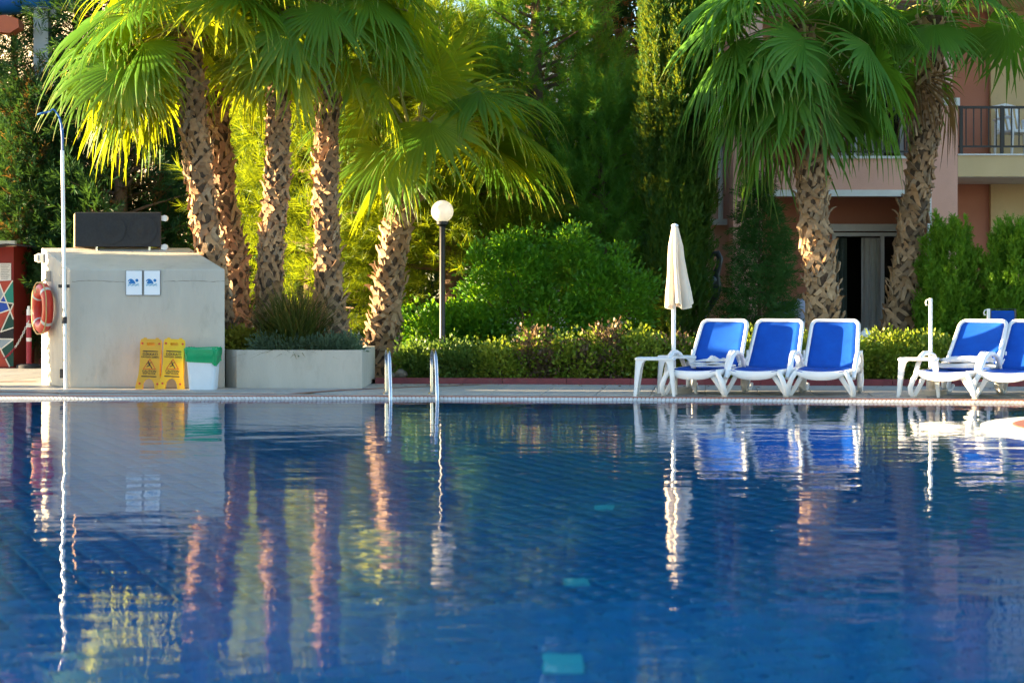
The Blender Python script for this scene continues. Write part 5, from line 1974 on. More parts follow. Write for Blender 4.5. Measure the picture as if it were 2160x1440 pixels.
# globe lamp
ld = 23.75
lx = XP(933, ld)
lamp = thing('globe_lamp', (lx, ld, 0.045), 'black lamp post with a white opal globe in front of the pine', 'lamp')
m = MB()
m.lathe([(0.065, 0.0), (0.065, 0.16), (0.050, 0.20), (0.038, 0.24), (0.036, ZP(480, ld) - 0.045), (0.040, ZP(478, ld) - 0.045)], 18, (lx, ld, 0.045))
m.build('post', M_BLACK, lamp, smooth=True)
m = MB()
zt = ZP(468, ld)
m.lathe([(0.04, -0.06), (0.075, -0.03), (0.078, 0.0), (0.06, 0.012)], 20, (lx, ld, zt))
m.build('collar', M_BLACK, lamp, smooth=True)
m = MB()
rg = 23.5 / F * ld
pr_ = [(max(0.004, rg * math.sin(math.pi * i / 24)), -rg * math.cos(math.pi * i / 24)) for i in range(25)]
m.lathe(pr_, 36, (lx, ld, ZP(446, ld)))
m.build('globe', M_OPAL, lamp, smooth=True)

# ------------------------------------------------------------------ loungers, tables, parasol
def make_lounger(label):
    """foot end at y=0 facing the pool, head towards +y"""
    t = thing('sun_lounger', (0, 0, 0), label, 'sun lounger', 'blue and white sun loungers by the pool')
    # front rail, bowed downwards
    m = MB()
    loops = []
    for i in range(17):
        u = -1 + i / 8
        x = 0.265 * u
        bow = 0.030 * (1 - u * u)
        y0 = -0.02 - 0.02 * (1 - u * u)
        z1 = 0.292 - bow * 0.6
        z0 = 0.215 - bow * 1.1 + 0.03 * abs(u) ** 4
        loops.append([(x, y0, z0 + .012), (x, y0 - .006, (z0 + z1) / 2), (x, y0, z1 - .012), (x, y0 + .012, z1), (x, y0 + .05, z1), (x, y0 + .05, z0), (x, y0 + .012, z0)])
    loft(m, loops)
    m.build('front_rail', M_WHITE, t, smooth=True, world=False)
    for s in (-1, 1):
        m = MB()
        m.tube([(s * 0.262, 0.0, 0.262), (s * 0.29, 0.4, 0.262), (s * 0.31, 0.85, 0.265), (s * 0.30, 1.28, 0.27)], 0.034, 10, flat=0.7, up=(0, 0, 1))
        m.build('side_rail', M_WHITE, t, smooth=True, world=False)
        # front leg: a V of two flat struts meeting at the foot
        m = MB()
        m.tube([(s * 0.262, -0.01, 0.270), (s * 0.305, -0.035, 0.20), (s * 0.340, -0.03, 0.11), (s * 0.345, 0.01, 0.045), (s * 0.335, 0.05, 0.012)], [0.026, 0.028, 0.028, 0.027, 0.022], 10, flat=0.75, up=(1, 0, 0))
        m.tube([(s * 0.20, 0.02, 0.235), (s * 0.25, 0.05, 0.15), (s * 0.305, 0.07, 0.06), (s * 0.332, 0.07, 0.014)], [0.030, 0.026, 0.024, 0.022], 8, flat=0.8, up=(1, 0, 0))
        lg = m.build('front_leg', M_WHITE, t, smooth=True, world=False)
        m = MB()
        m.cbox((s * 0.335 - 0.028, 0.02, 0.0), (s * 0.335 + 0.028, 0.09, 0.018), 0.005)
        m.build('foot_pad', M_BEIGE, lg, world=False)
        # rear leg: curved, C shaped
        m = MB()
        m.tube([(s * 0.30, 1.10, 0.26), (s * 0.315, 1.02, 0.17), (s * 0.315, 1.02, 0.08), (s * 0.31, 1.10, 0.025), (s * 0.30, 1.20, 0.03), (s * 0.29, 1.28, 0.09)], [0.03, 0.03, 0.03, 0.028, 0.026, 0.02], 9, flat=0.8, up=(1, 0, 0))
        m.tube([(s * 0.31, 1.26, 0.27), (s * 0.32, 1.24, 0.14), (s * 0.315, 1.15, 0.025)], 0.024, 8, flat=0.8, up=(1, 0, 0))
        m.build('rear_leg', M_WHITE, t, smooth=True, world=False)
        # armrest loop
        m = MB()
        m.tube([(s * 0.335, 0.10, 0.20), (s * 0.345, 0.22, 0.33), (s * 0.350, 0.34, 0.425), (s * 0.352, 0.46, 0.462), (s * 0.352, 0.62, 0.462), (s * 0.350, 0.78, 0.43), (s * 0.345, 0.90, 0.33), (s * 0.33, 0.98, 0.24)],
               [0.024, 0.027, 0.028, 0.028, 0.028, 0.027, 0.025, 0.024], 10, flat=0.9, up=(1, 0, 0))
        m.build('armrest', M_WHITE, t, smooth=True, world=False)
        m = MB()
        m.tube([(s * 0.285, 0.985, 0.318), (s * 0.325, 0.985, 0.318)], 0.034, 14)
        m.build('hinge_knob', M_WHITE, t, smooth=True, world=False)
        m = MB()
        m.tube([(s * 0.30, 1.02, 0.30), (s * 0.318, 1.20, 0.40), (s * 0.315, 1.22, 0.47)], 0.02, 8, flat=0.7)
        m.build('back_support', M_WHITE, t, smooth=True, world=False)
    # seat sling
    m = MB()
    nx, ny = 8, 10
    vs_ = []
    for j in range(ny + 1):
        v = j / ny
        y = -0.03 + 1.03 * v
        for i in range(nx + 1):
            u = -1 + 2 * i / nx
            vs_.append(((0.25 + 0.035 * min(1, v * 2)) * u, y, 0.288 + 0.012 * v - 0.022 * (1 - u * u) - (0.014 * (1 - u * u) if j == 0 else 0)))
    m.add(vs_, [(j * (nx + 1) + i, j * (nx + 1) + i + 1, (j + 1) * (nx + 1) + i + 1, (j + 1) * (nx + 1) + i) for j in range(ny) for i in range(nx)])
    st = m.build('seat', M_BLUE, t, smooth=True, world=False)
    sm = st.modifiers.new('thickness', 'SOLIDIFY')
    sm.thickness = 0.006
    # backrest: rounded frame and sling
    by, bz, ang, L = 0.97, 0.292, R(45), 0.74
    cyy, szz = math.cos(ang), math.sin(ang)

    def bp(u, v, off=0.0):
        bow = 0.018 * (1 - u * u)
        return (u * 0.288 * (1 - 0.09 * v), by + cyy * L * v + szz * (bow - off), bz + szz * L * v - cyy * (bow - off))
    outl = []
    for v in (0.0, 0.2, 0.4, 0.6, 0.75):
        outl.append((-1.0, v))
    for i in range(7):
        a = math.pi - (math.pi / 2) * i / 6
        outl.append((-0.76 + 0.24 * math.cos(a), 0.86 + 0.13 * math.sin(a)))
    for u in (-0.5, -0.25, 0, 0.25, 0.5):
        outl.append((u, 0.99 + 0.014 * (1 - u * u)))
    for i in range(7):
        a = (math.pi / 2) * (1 - i / 6)
        outl.append((0.76 + 0.24 * math.cos(a), 0.86 + 0.13 * math.sin(a)))
    for v in (0.75, 0.6, 0.4, 0.2, 0.0):
        outl.append((1.0, v))
    m = MB()
    m.tube([bp(u, v) for u, v in outl], 0.021, 10, flat=1.1)
    br = m.build('backrest_frame', M_WHITE, t, smooth=True, world=False)
    m = MB()
    vs_ = []
    rows_ = [0, .1, .2, .3, .4, .5, .6, .7, .78, .85, .90, .94, .97, .985]
    for v in rows_:
        lim = 1.0 if v < 0.86 else 0.76 + 0.24 * math.sqrt(max(0, 1 - ((v - 0.86) / 0.135) ** 2))
        for i in range(nx + 1):
            u = (-1 + 2 * i / nx) * lim * 0.965
            vs_.append(bp(u, v, -0.010 * (1 - u * u)))
    m.add(vs_, [(j * (nx + 1) + i, j * (nx + 1) + i + 1, (j + 1) * (nx + 1) + i + 1, (j + 1) * (nx + 1) + i) for j in range(len(rows_) - 1) for i in range(nx)])
    bk = m.build('backrest', M_BLUE, t, smooth=True, world=False)
    sm = bk.modifiers.new('thickness', 'SOLIDIFY')
    sm.thickness = 0.006
    return t


def copy_tree(o, parent=None):
    c = o.copy()
    link(c, parent)
    for chd in list(o.children):
        copy_tree(chd, c)
    return c


LNG = [(1462, 19.85, -20, 'blue lounger with a white towel on its seat, nearest the side tables'),
       (1591, 19.80, -19, 'middle blue lounger of the three behind the pool edge'),
       (1731, 19.70, -16, 'rightmost blue lounger of the three together, bare seat'),
       (1988, 19.45, -31, 'blue lounger with folded white canvas lying on it, right of the bare pole'),
       (2122, 19.2, -27, 'blue lounger cut by the right edge of the picture'),
       (2236, 19.9, -20, 'blue lounger mostly outside the right edge, behind the cut one')]
l0 = None
for (px, d, rz, lab) in LNG:
    if l0 is None:
        t = l0 = make_lounger(lab)
    else:
        t = copy_tree(l0)
        t['label'] = lab
    t.location = (XP(px, d), d, 0.0)
    t.rotation_euler = (0, 0, R(rz))


def make_table(label):
    t = thing('side_table', (0, 0, 0), label, 'side table', 'white plastic side tables')
    hgt, hw = 0.415, 0.215
    m = MB()
    loft(m, [rrect(hw - .006, hw - .006, 0.04, hgt - 0.028), rrect(hw, hw, 0.045, hgt - 0.022), rrect(hw, hw, 0.045, hgt - 0.006), rrect(hw - 0.008, hw - .008, 0.04, hgt), rrect(hw - 0.03, hw - 0.03, 0.03, hgt), rrect(hw - 0.034, hw - 0.034, 0.03, hgt - 0.004)])
    m.build('table_top', M_WHITE, t, smooth=True, world=False)
    for sx in (-1, 1):
        for sy_ in (-1, 1):
            # each leg is an angle plate, wide under the top and tapering to the floor
            m = MB()
            for ax_ in (0, 1):
                prof = [(0.0, hgt - 0.027), (0.105, hgt - 0.027), (0.075, hgt - 0.055), (0.058, hgt - 0.12), (0.030, 0.0), (0.0, 0.0)]
                th = 0.014

                def fn(u, z, w, ax_=ax_):
                    spl = 0.022 * (1 - z / hgt)
                    c_ = hw - 0.012 + spl
                    a_ = c_ - u
                    b_ = c_ - w
                    return (sx * a_, sy_ * b_, z) if ax_ == 0 else (sx * b_, sy_ * a_, z)
                m.prism(prof, 0.0, th if ax_ == 0 else th - 0.001, fn)
            m.build('leg', M_WHITE, t, world=False)
    return t


tb = make_table('front white side table with nothing on it, left of the towel lounger')
tb.location = (XP(1383, 20.1), 20.1, 0)
tb.rotation_euler = (0, 0, R(-8))
t2 = copy_tree(tb)
t2['label'] = 'white side table standing under the closed parasol'
t2.location = (XP(1428, 20.75), 20.75, 0)
t2.rotation_euler = (0, 0, R(-5))
t3 = copy_tree(tb)
t3['label'] = 'white side table around the bare white pole'
t3.location = (XP(1938, 19.95), 19.95, 0)
t3.rotation_euler = (0, 0, R(-14))

# closed parasol
ud = 20.75
ux = XP(1421, ud)
par = thing('closed_parasol', (ux, ud, 0), 'closed cream parasol on a white pole between tables and loungers', 'parasol')
m = MB()
m.lathe([(0.024, 0.0), (0.024, ZP(484, ud))], 14, (ux, ud, 0.0))
m.build('pole', M_WHITE, par, smooth=True)
m = MB()
loops = []
zt, zb = ZP(476, ud), ZP(648, ud)
nn = 96
for i in range(33):
    u = i / 32
    z = zt + (zb - zt) * u
    r = np.interp(u, [0, 0.05, 0.25, 0.32, 0.6, 0.85, 1.0], [0.030, 0.042, 0.082, 0.086, 0.108, 0.140, 0.150])
    cx = ux + np.interp(u, [0, 0.4, 1.0], [0.015, 0.02, 0.055])
    lp = []
    for j in range(nn):
        a = 2 * math.pi * j / nn
        fold = 0.5 + 0.5 * math.cos(8 * a + 1.1 * math.sin(2 * a) + 0.5 * u)
        amp = np.interp(u, [0, 0.15, 0.5, 1], [0.05, 0.30, 0.46, 0.56])
        rr_ = r * (1 - amp * (1 - fold) ** 1.5) * (1 + 0.05 * math.sin(3 * a + 4 * u))
        zz_ = z + (0.030 * math.sin(a * 3 + 1) + 0.025 * fold) * (u ** 4)
        xx = cx + rr_ * math.cos(a) * (1.0 + 0.15 * u * (1 if math.cos(a) > 0 else 0))
        lp.append((xx, ud + rr_ * math.sin(a), zz_))
    loops.append(lp)
# hem turned inwards
loops.append([(ux + 0.045 + (x - ux - 0.045) * 0.80, ud + (y - ud) * 0.80, z + 0.012) for x, y, z in loops[-1]])
loops.append([(ux + 0.03 + (x - ux - 0.03) * 0.55, ud + (y - ud) * 0.55, z + 0.16) for x, y, z in loops[-1]])
loft(m, loops)
m.build('canopy', M_CANVAS, par, smooth=True)
m = MB()
m.lathe([(0.030, 0), (0.040, 0.008), (0.040, 0.022), (0.025, 0.034), (0.008, 0.040)], 16, (ux + 0.014, ud, ZP(479, ud)))
m.build('finial', M_WHITE, par, smooth=True)
m = MB()
m.lathe([(0.045, 0), (0.045, 0.16), (0.03, 0.20)], 14, (ux, ud, 0.06))
m.lathe([(0.21, 0.0), (0.21, 0.05), (0.19, 0.062)], 24, (ux, ud, 0.0))
m.build('base', M_BEIGE, par, smooth=True)


def bare_pole(px, d, ytop, label):
    x = XP(px, d)
    t = thing('bare_parasol_pole', (x, d, 0), label, 'pole', 'bare white parasol poles')
    m = MB()
    zt = ZP(ytop, d)
    m.lathe([(0.021, 0.0), (0.021, zt - 0.004), (0.017, zt)], 12, (x, d, 0))
    m.build('pole', M_WHITE, t, smooth=True)
    m = MB()
    m.tube([(x - 0.02, d, zt - 0.012), (x - 0.045, d, zt - 0.02), (x - 0.055, d, zt - 0.05), (x - 0.048, d, zt - 0.075), (x - 0.03, d, zt - 0.07)], 0.007, 7)
    m.build('hook', M_WHITE, t, smooth=True)
    m = MB()
    m.lathe([(0.18, 0.0), (0.18, 0.05), (0.05, 0.06), (0.045, 0.2), (0.03, 0.22)], 20, (x, d, 0))
    m.build('base', M_BEIGE, t, smooth=True)


bare_pole(1963, 20.35, 629, 'bare white parasol pole with a hook, standing behind the right side table')
bare_pole(2085, 22.2, 651, 'farther bare white pole with a hook, before the right thuja')


def towel(name, label, cat, cx, cy_, w, dpt, h, rz, m_, seed, layers=3, peak=0.5, z0=0.305, kind_='fold'):
    rng = np.random.default_rng(seed)
    t = thing(name, (cx, cy_, z0), label, cat, rz=R(rz))
    for L_ in range(layers):
        m = MB()
        nx, ny = 28, 10
        ph = rng.random(6) * 6
        top, bot = [], []
        sh = rng.normal() * 0.02
        s = 1 - 0.12 * L_
        for j in range(ny + 1):
            for i in range(nx + 1):
                u, v = -1 + 2 * i / nx, -1 + 2 * j / ny
                edge = max(0, 1 - abs(u) ** 6) * max(0, 1 - abs(v) ** 6)
                x = (u * w / 2 + 0.012 * math.sin(v * 4 + ph[0])) * s + sh
                y = (v * dpt / 2 + 0.015 * math.sin(u * 5 + ph[1])) * s
                base = L_ * h / layers
                zt_ = base + (h / layers) * (0.5 + 0.35 * edge) + 0.008 * math.sin(u * 6 + ph[2] + 2 * v) * edge
                if L_ == layers - 1:
                    zt_ += 0.06 * peak * math.exp(-((u - 0.15) / 0.22) ** 2) + 0.018 * math.exp(-((u - .75) / .15) ** 2)
                top.append((x, y, zt_ + 0.004))
                bot.append((x * 0.985, y * 0.985, base + 0.002 + 0.004 * L_))
        k_ = nx + 1
        b = len(top)
        fs = [(j * k_ + i, j * k_ + i + 1, (j + 1) * k_ + i + 1, (j + 1) * k_ + i) for j in range(ny) for i in range(nx)]
        fs += [(b + j * k_ + i, b + (j + 1) * k_ + i, b + (j + 1) * k_ + i + 1, b + j * k_ + i + 1) for j in range(ny) for i in range(nx)]
        ring_ = [i for i in range(k_)] + [j * k_ + nx for j in range(1, ny + 1)] + [ny * k_ + i for i in range(nx - 1, -1, -1)] + [j * k_ for j in range(ny - 1, 0, -1)]
        for q in range(len(ring_)):
            r2 = ring_[(q + 1) % len(ring_)]
            fs.append((ring_[q], b + ring_[q], b + r2, r2))
        m.add(top + bot, fs)
        m.build('fold', m_, t, smooth=True, world=False)
    return t


towel('folded_towel', 'crumpled white towel on the seat of the first lounger', 'towel', XP(1500, 20.4), 20.38, 0.46, 0.30, 0.075, -12, M_TOWEL, 401, 3, 0.8)
towel('folded_canvas', 'folded white parasol canvas on the lounger right of the bare pole', 'canvas', XP(2040, 20.0), 20.05, 0.62, 0.30, 0.12, -6, M_TOWEL, 402, 2, 0.25)

# ------------------------------------------------------------------ small things near the hotel
# chair with cloth and towel left of the big palm trunk
cd = 27.6
cx = XP(1665, cd)
tch = thing('cloth_chair', (cx, cd, 0.08), 'blue patterned cloth covered chair beside the palm trunk', 'chair')
m = MB()
m.cbox((cx - 0.24, cd - 0.24, 0.42), (cx + 0.24, cd + 0.2, 0.47), 0.012)
m.build('seat', M_CHAIRBL, tch)
m = MB()
loft(m, [[(cx + x, cd + 0.20 + 0.05 * (z - .46), z) for x, z in ((-0.24, 0.47), (0.24, 0.47), (0.235, 0.8), (0.20, 0.98), (0.1, 1.03), (-0.1, 1.03), (-0.20, 0.98), (-0.235, 0.8))],
         [(cx + x, cd + 0.25 + 0.05 * (z - .46), z) for x, z in ((-0.24, 0.47), (0.24, 0.47), (0.235, 0.8), (0.20, 0.98), (0.1, 1.03), (-0.1, 1.03), (-0.20, 0.98), (-0.235, 0.8))]])
m.build('backrest', M_CHAIRBL, tch)
for sx in (-1, 1):
    for yy in (-0.2, 0.2):
        m = MB()
        m.tube([(cx + sx * 0.22, cd + yy, 0.05), (cx + sx * 0.21, cd + yy, 0.42)], 0.018, 7)
        m.build('leg', M_WHITE, tch)
tw = thing('draped_towel', (XP(1692, cd), cd + 0.15, 0.6), 'pale lilac towel hanging over the blue cloth chair', 'towel')
m = MB()
loops = []
for i in range(9):
    v = i / 8
    z = 1.06 - 0.46 * v
    lp = []
    for j in range(16):
        a = 2 * math.pi * j / 16
        r_ = (0.05 + 0.05 * math.sin(math.pi * min(1, v * 1.2))) * (1 + 0.18 * math.cos(4 * a + v * 3))
        lp.append((XP(1690, cd) + 0.02 * math.sin(v * 3) + r_ * math.cos(a), cd + 0.14 + 0.4 * r_ * math.sin(a), z + 0.02 * math.cos(3 * a)))
    loops.append(lp)
loft(m, loops)
m.build('towel_cloth', M_LILAC, tw, smooth=True)

# dark wall sculpture by the cypress
sd_ = 27.2
st = thing('curled_sculpture', tuple(W(1498, 665, sd_)), 'dark curled seahorse-like sculpture half hidden by the cypress', 'sculpture')
m = MB()
pth = [(1498, 548, .03), (1503, 536, .055), (1513, 534, .062), (1519, 545, .06), (1516, 562, .055), (1510, 578, .075), (1509, 596, .105), (1511, 612, .095), (1507, 628, .075), (1500, 643, .058), (1493, 656, .042), (1486, 664, .026), (1482, 660, .015)]
m.tube([W(a, b, sd_) for a, b, c in pth], [c for a, b, c in pth], 14, flat=0.8)
m.build('body', M_STATUE, st, smooth=True)
m = MB()
m.lathe([(max(.003, 0.055 * math.sin(math.pi * i / 10)), -0.065 * math.cos(math.pi * i / 10)) for i in range(11)], 18, tuple(W(1505, 592, sd_) + Vector((0, -0.055, 0))))
m.build('belly', M_STATUEB, st, smooth=True)
m = MB()
m.tube([W(1486, 664, sd_), W(1490, 700, sd_), (W(1490, 700, sd_).x, sd_, 0.02)], [0.02, 0.03, 0.05], 8)
m.build('stand', M_STATUE, st)

# white rounded jug by the slim palm foot
jd = 24.6
jg = thing('white_jug', tuple(W(1826, 716, jd)), 'small white round jug behind the hedge between the two right palms', 'jug')
m = MB()
c = W(1826, 708, jd)
m.lathe([(0.045, -0.09), (0.07, -0.05), (0.078, 0.0), (0.065, 0.05), (0.03, 0.075), (0.025, 0.10), (0.032, 0.105)], 18, tuple(c))
m.build('body', M_WHITE, jg, smooth=True)
m = MB()
m.lathe([(0.09, 0), (0.09, c.z - 0.14)], 14, (c.x, c.y, 0.05))
m.build('stand', M_TWIG, jg)

# rolled blue lounger seen under the right thuja
rd = 24.4
rl = thing('upright_lounger', (XP(2112, rd), rd, 0.06), 'deep blue upended lounger back under the right thuja', 'sun lounger')
m = MB()
m.cbox((XP(2090, rd), rd - 0.02, 0.10), (XP(2140, rd), rd + 0.02, ZP(655, rd)), 0.015)
m.build('sling', M_BLUE, rl)
m = MB()
m.tube([(XP(2089, rd), rd, 0.06), (XP(2089, rd), rd, ZP(652, rd)), (XP(2141, rd), rd, ZP(652, rd)), (XP(2141, rd), rd, 0.06)], 0.015, 8)
m.build('frame', M_STATUE, rl)

# stones by the short palm
for (px, py, s, lab) in ((846, 776, 0.085, 'larger field stone at the foot of the short palm'), (826, 786, 0.05, 'smaller field stone in front of the short palm')):
    d = 23.75
    c = W(px, py, d)
    m = MB()
    rng = np.random.default_rng(int(px))
    loops = []
    for i in range(8):
        a = math.pi * i / 7
        lp = []
        for j in range(12):
            b = 2 * math.pi * j / 12
            k_ = 1 + 0.13 * math.sin(2 * b + i) + 0.08 * math.sin(3 * b - 1.3 * i)
            lp.append((c.x + s * k_ * max(0.05, math.sin(a)) * math.cos(b), d + s * k_ * max(0.05, math.sin(a)) * math.sin(b), 0.055 + s * 0.5 - s * 0.75 * math.cos(a)))
        loops.append(lp)
    loft(m, loops)
    tag(m.build('stone', M_STONE, smooth=True), lab, 'stone')

# ------------------------------------------------------------------ far left: kiosk, barrier post, low wall, slide tower
kd = 28.6
kx1 = XP(28, kd)
ki = thing('mural_kiosk', (kx1 - 1.1, kd, 0), 'kiosk painted with a colourful triangle mural under a dark roof', 'kiosk')


def kz(py):
    return ZP(py, kd)


m = MB()
m.box((kx1 - 2.2, kd + 0.02, 0), (kx1, kd + 2.2, kz(512)))
m.build('wall', M_MDRED, ki)
def fz(u, v, w):
    # u, v are in the 5.54x enlargement of the photograph's left strip
    return (XP(u / 5.54, kd), kd + w, ZP(540 + v / 5.54, kd))
MUR = [(M_MRED, [(-200, 300), (150, 285), (40, 450), (-5, 320)]), (M_MTEAL, [(150, 285), (158, 555), (75, 545), (40, 450)]), (M_MBLUE, [(-5, 530), (40, 455), (75, 545), (115, 625), (-5, 670)]),
       (M_MBLACK, [(75, 545), (155, 555), (118, 618)]), (M_MRED, [(-5, 670), (115, 630), (10, 850), (-5, 820)]), (M_MDGREEN, [(118, 630), (158, 740), (158, 835), (10, 885)]), (M_MRED, [(118, 625), (157, 560), (158, 735)]),
       (M_MBLACK, [(10, 890), (158, 838), (158, 965), (-5, 965)]), (M_MGREY, [(-5, 970), (155, 972), (10, 1090), (-5, 1070)]), (M_MDGREEN, [(155, 980), (158, 1285), (115, 1290), (12, 1092)]), (M_MRED, [(-5, 1080), (10, 1095), (112, 1293), (-5, 1293)]),
       (M_MGREY, [(-60, 320), (-5, 320), (38, 452), (-5, 525), (-60, 520)]), (M_MTEAL, [(-200, 310), (-60, 320), (-60, 700), (-200, 600)]), (M_MBLUE, [(-60, 540), (-5, 535), (-5, 965), (-60, 960)]), (M_MRED, [(-200, 620), (-60, 720), (-60, 1290), (-200, 1290)]), (M_MDGREEN, [(-60, 970), (-5, 970), (-5, 1290), (-60, 1290)])]
for mm, pg in MUR:
    m = MB()
    m.prism(pg, -0.004, 0.018, fz)
    m.build('mural_patch', mm, ki)
LIN = [((-5, 320), (158, 740)), ((150, 285), (-5, 530)), ((-5, 532), (158, 555)), ((158, 558), (8, 890)), ((-5, 668), (118, 625)), ((8, 886), (158, 835)), ((-5, 967), (158, 970)), ((158, 972), (8, 1090)), ((-5, 1060), (115, 1293))]
for (a, b) in LIN:
    va, vb = Vector((a[0], a[1], 0)), Vector((b[0], b[1], 0))
    t_ = (vb - va).normalized()
    s_ = Vector((-t_.y, t_.x, 0)) * 7
    m = MB()
    m.prism([(va + s_)[:2], (vb + s_)[:2], (vb - s_)[:2], (va - s_)[:2]], -0.008 - 0.0003 * LIN.index((a, b)), -0.0045, fz)
    m.build('white_line', M_MWHITE, ki)
m = MB()
m.prism([(-320, 60), (170, -20), (300, -5), (330, 8), (160, 0), (-320, 110)], -0.5, 2.4, lambda u, v, w: (XP(u / 5.54, kd) , kd + w, ZP(518 + v / 9.0, kd)))
m.build('roof', M_ROOF, ki)
m = MB()
m.box((kx1 - 2.2, kd - 0.10, kz(520)), (kx1 + 0.05, kd + 0.02, kz(508)))
m.build('fascia', M_CREAM, ki)
ntc = thing('paper_notice', tuple(W(10, 597, kd - 0.02)), 'white printed paper notice on the dark red top of the kiosk', 'notice')
m = MB()
a, b = W(0, 596, kd - 0.012), W(22.5, 555, kd - 0.012)
m.box((a.x - 0.05, kd + 0.004, a.z), (b.x, kd + 0.014, b.z))
m.build('sheet', M_PAPER, ntc)
for i in range(9):
    m = MB()
    z = b.z - 0.035 - i * 0.026
    m.box((a.x + 0.01, kd + 0.001, z), (b.x - 0.02 - 0.03 * ((i * 7) % 3) / 2, kd + 0.0035, z + 0.009))
    m.build('printed_line', M_GREYTXT, ntc)

pdp = 28.6
bp_ = thing('barrier_post', (XP(61, pdp), pdp, 0), 'red and white banded barrier post on a black base beside the kiosk', 'barrier post')
xb = XP(61, pdp)
BANDS = [(768, 720, M_POSTR, 'red_band'), (720, 712, M_WHITE, 'white_band'), (712, 690, M_POSTR, 'red_band'), (690, 682, M_WHITE, 'white_band'), (682, 665, M_POSTR, 'red_band'), (665, 652, M_WHITE, 'white_cap')]
for i, (p0, p1, mm, nm) in enumerate(BANDS):
    m = MB()
    z0, z1 = ZP(p0, pdp), ZP(p1, pdp)
    r0 = 0.042 - 0.002 * i * 0.5
    m.lathe([(r0, z0), (r0, z1)], 14, (xb, pdp, 0))
    m.build(nm, mm, bp_, smooth=True)
m = MB()
m.lathe([(0.024, 0), (0.024, 0.04), (0.02, 0.05)], 12, (xb, pdp, ZP(652, pdp)))
m.build('knob', M_WHITE, bp_, smooth=True)
m = MB()
m.lathe([(0.19, 0.001), (0.19, 0.045), (0.17, 0.06), (0.06, 0.07), (0.055, ZP(768, pdp))], 20, (xb, pdp, 0))
m.build('base', M_RUBBER, bp_, smooth=True)
chn = thing('plastic_chain', tuple(W(40, 720, pdp)), 'white and red plastic chain hanging from the barrier post to the kiosk', 'chain')
A_, B_ = W(64, 678, pdp - 0.06), W(8, 756, kd - 0.08)
A_.x = xb + 0.01
for i in range(26):
    u = i / 25
    p = A_ + (B_ - A_) * u - Vector((0, 0, 0.09 * math.sin(math.pi * u)))
    t_ = ((B_ - A_) - Vector((0, 0, 0.09 * math.pi * math.cos(math.pi * u)))).normalized()
    s_ = t_.cross(Vector((0, 1, 0))).normalized() if i % 2 else Vector((0, 1, 0))
    m = MB()
    pts_ = []
    for j in range(11):
        a = 2 * math.pi * j / 10
        pts_.append(p + t_ * (0.020 * math.cos(a)) + s_ * (0.013 * math.sin(a)))
    m.tube(pts_, 0.0045, 5, caps=False)
    m.build('link', M_WHITE if u < 0.55 else M_POSTR, chn)

# low walls behind the barrier post
lw = thing('low_garden_wall', (XP(60, 30.4), 30.4, 0), 'low grey wall with a pale ledge and red base behind the barrier post', 'wall')
m = MB()
m.box((-11.0, 30.5, 0.0), (XP(120, 30.4), 30.7, ZP(676, 30.4)))
m.build('wall', M_GREYWALL, lw)
m = MB()
m.box((-11.0, 30.05, 0.0), (XP(120, 30.2), 30.498, ZP(744, 30.2)))
m.build('ledge', M_PLASTER, lw)
m = MB()
m.box((-11.0, 29.9, 0.0), (XP(120, 30.0), 30.048, ZP(756, 30.0)))
m.build('base', M_KERB, lw)

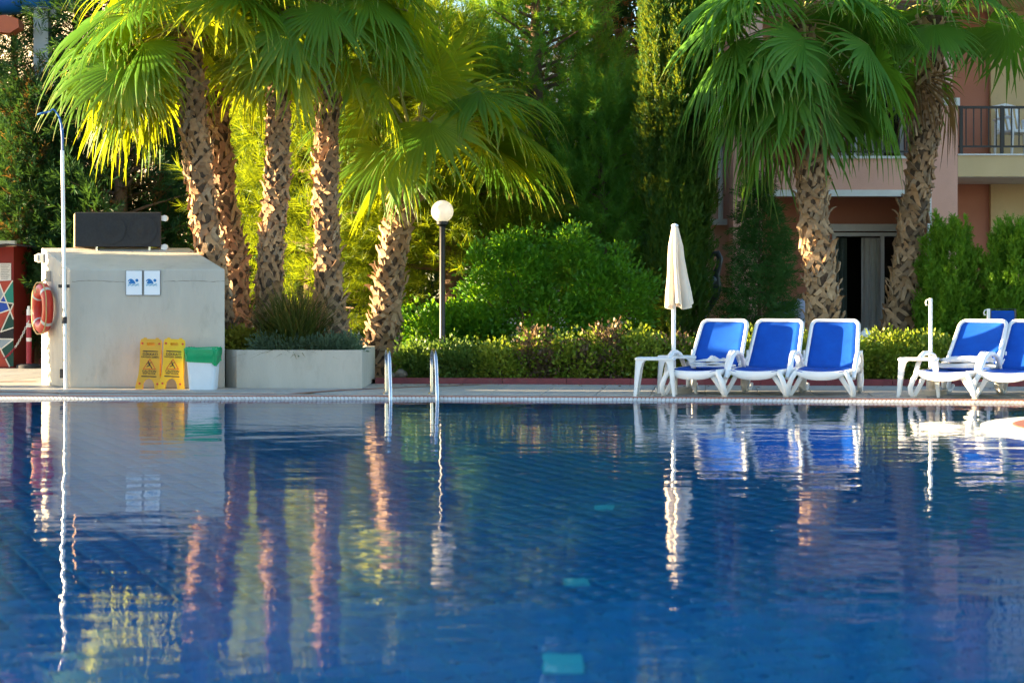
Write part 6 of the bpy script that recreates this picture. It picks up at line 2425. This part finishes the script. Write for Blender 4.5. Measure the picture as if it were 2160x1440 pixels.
# water slide tower
sd2 = 30.3
sl = thing('water_slide', (XP(90, sd2), sd2, 0), 'blue water slide tube on a grey steel column at the top left', 'water slide')
m = MB()
xc = XP(90, sd2)
m.box((xc - 0.12, sd2 - 0.12, 0), (xc + 0.12, sd2 + 0.12, ZP(22, sd2)))
m.build('column', M_GREYST, sl)
m = MB()
m.box((xc - 0.30, sd2 - 0.16, ZP(22, sd2)), (xc + 0.65, sd2 + 0.16, ZP(8, sd2)))
m.box((xc + 0.16, sd2 - 0.18, ZP(40, sd2)), (xc + 0.26, sd2 - 0.125, ZP(24, sd2)))
m.build('bracket', M_GREYST, sl)
m = MB()
m.tube([(xc - 4.5, sd2 + 0.5, ZP(-2, sd2)), (xc - 2, sd2 + 0.3, ZP(-6, sd2)), (xc + 0.1, sd2, ZP(-22, sd2)), (xc + 1.4, sd2 - 0.3, ZP(-60, sd2))], 0.36, 20)
m.build('flume', M_FLUME, sl, smooth=True)
m = MB()
m.prism([(-60, 62), (-60, 36), (12, 32), (38, 40), (40, 58), (20, 70)], 0.0, 0.3, lambda u, v, w: tuple(W(u, v, sd2 - 0.6) + Vector((0, w, 0))))
m.build('orange_panel', M_ORANGE, sl)

# dry leaves on the deck and a hairline crack in the hut render
rng = np.random.default_rng(505)
nlf = 170
lx_ = rng.uniform(-2.0, 7.5, nlf)
ly_ = np.array([kerb_y(v) for v in lx_]) - np.abs(rng.normal(0, 0.5, nlf)) - 0.03
sel = ly_ > np.array([edge_y(v) for v in lx_]) + 0.15
pos = np.stack([lx_, ly_, np.full(nlf, 0.008)], 1)[sel]
az = rng.random(len(pos)) * 6.283
dirs = np.stack([np.cos(az), np.sin(az), rng.normal(0, 0.12, len(pos))], 1)
V, FA, A = scatter(*LEAF, pos, frames(dirs, rng, 0.95), 0.035 + 0.03 * rng.random(len(pos)), rng)
o = bpy.data.objects.new('fallen_leaves', npmesh('fallen_leaves', V, FA, 3, M_HEDGEB, A))
link(o)
tag(o, 'dry brown leaves scattered along the foot of the red kerb', 'leaves', kind='stuff')
M_CRACK = mat('crack_line', (0.22, 0.20, 0.17), None, 9, 0.9)
for pts_px in ([(152, 594), (200, 591), (262, 595)], [(345, 594), (400, 592), (440, 594), (473, 593)]):
    m = MB()
    path = []
    for (a, b) in zip(pts_px[:-1], pts_px[1:]):
        for i in range(8):
            u = i / 8
            path.append((a[0] + (b[0] - a[0]) * u, a[1] + (b[1] - a[1]) * u + random.uniform(-.7, .7)))
    path.append(pts_px[-1])
    vs_ = []
    for (px, py) in path:
        w_ = random.uniform(0.25, 0.7)
        vs_ += [W(px, py - w_, 21.8985), W(px, py + w_, 21.8985)]
    m.add(vs_, [(2 * i, 2 * i + 1, 2 * i + 3, 2 * i + 2) for i in range(len(path) - 1)])
    m.build('hairline_crack', M_CRACK, hut)
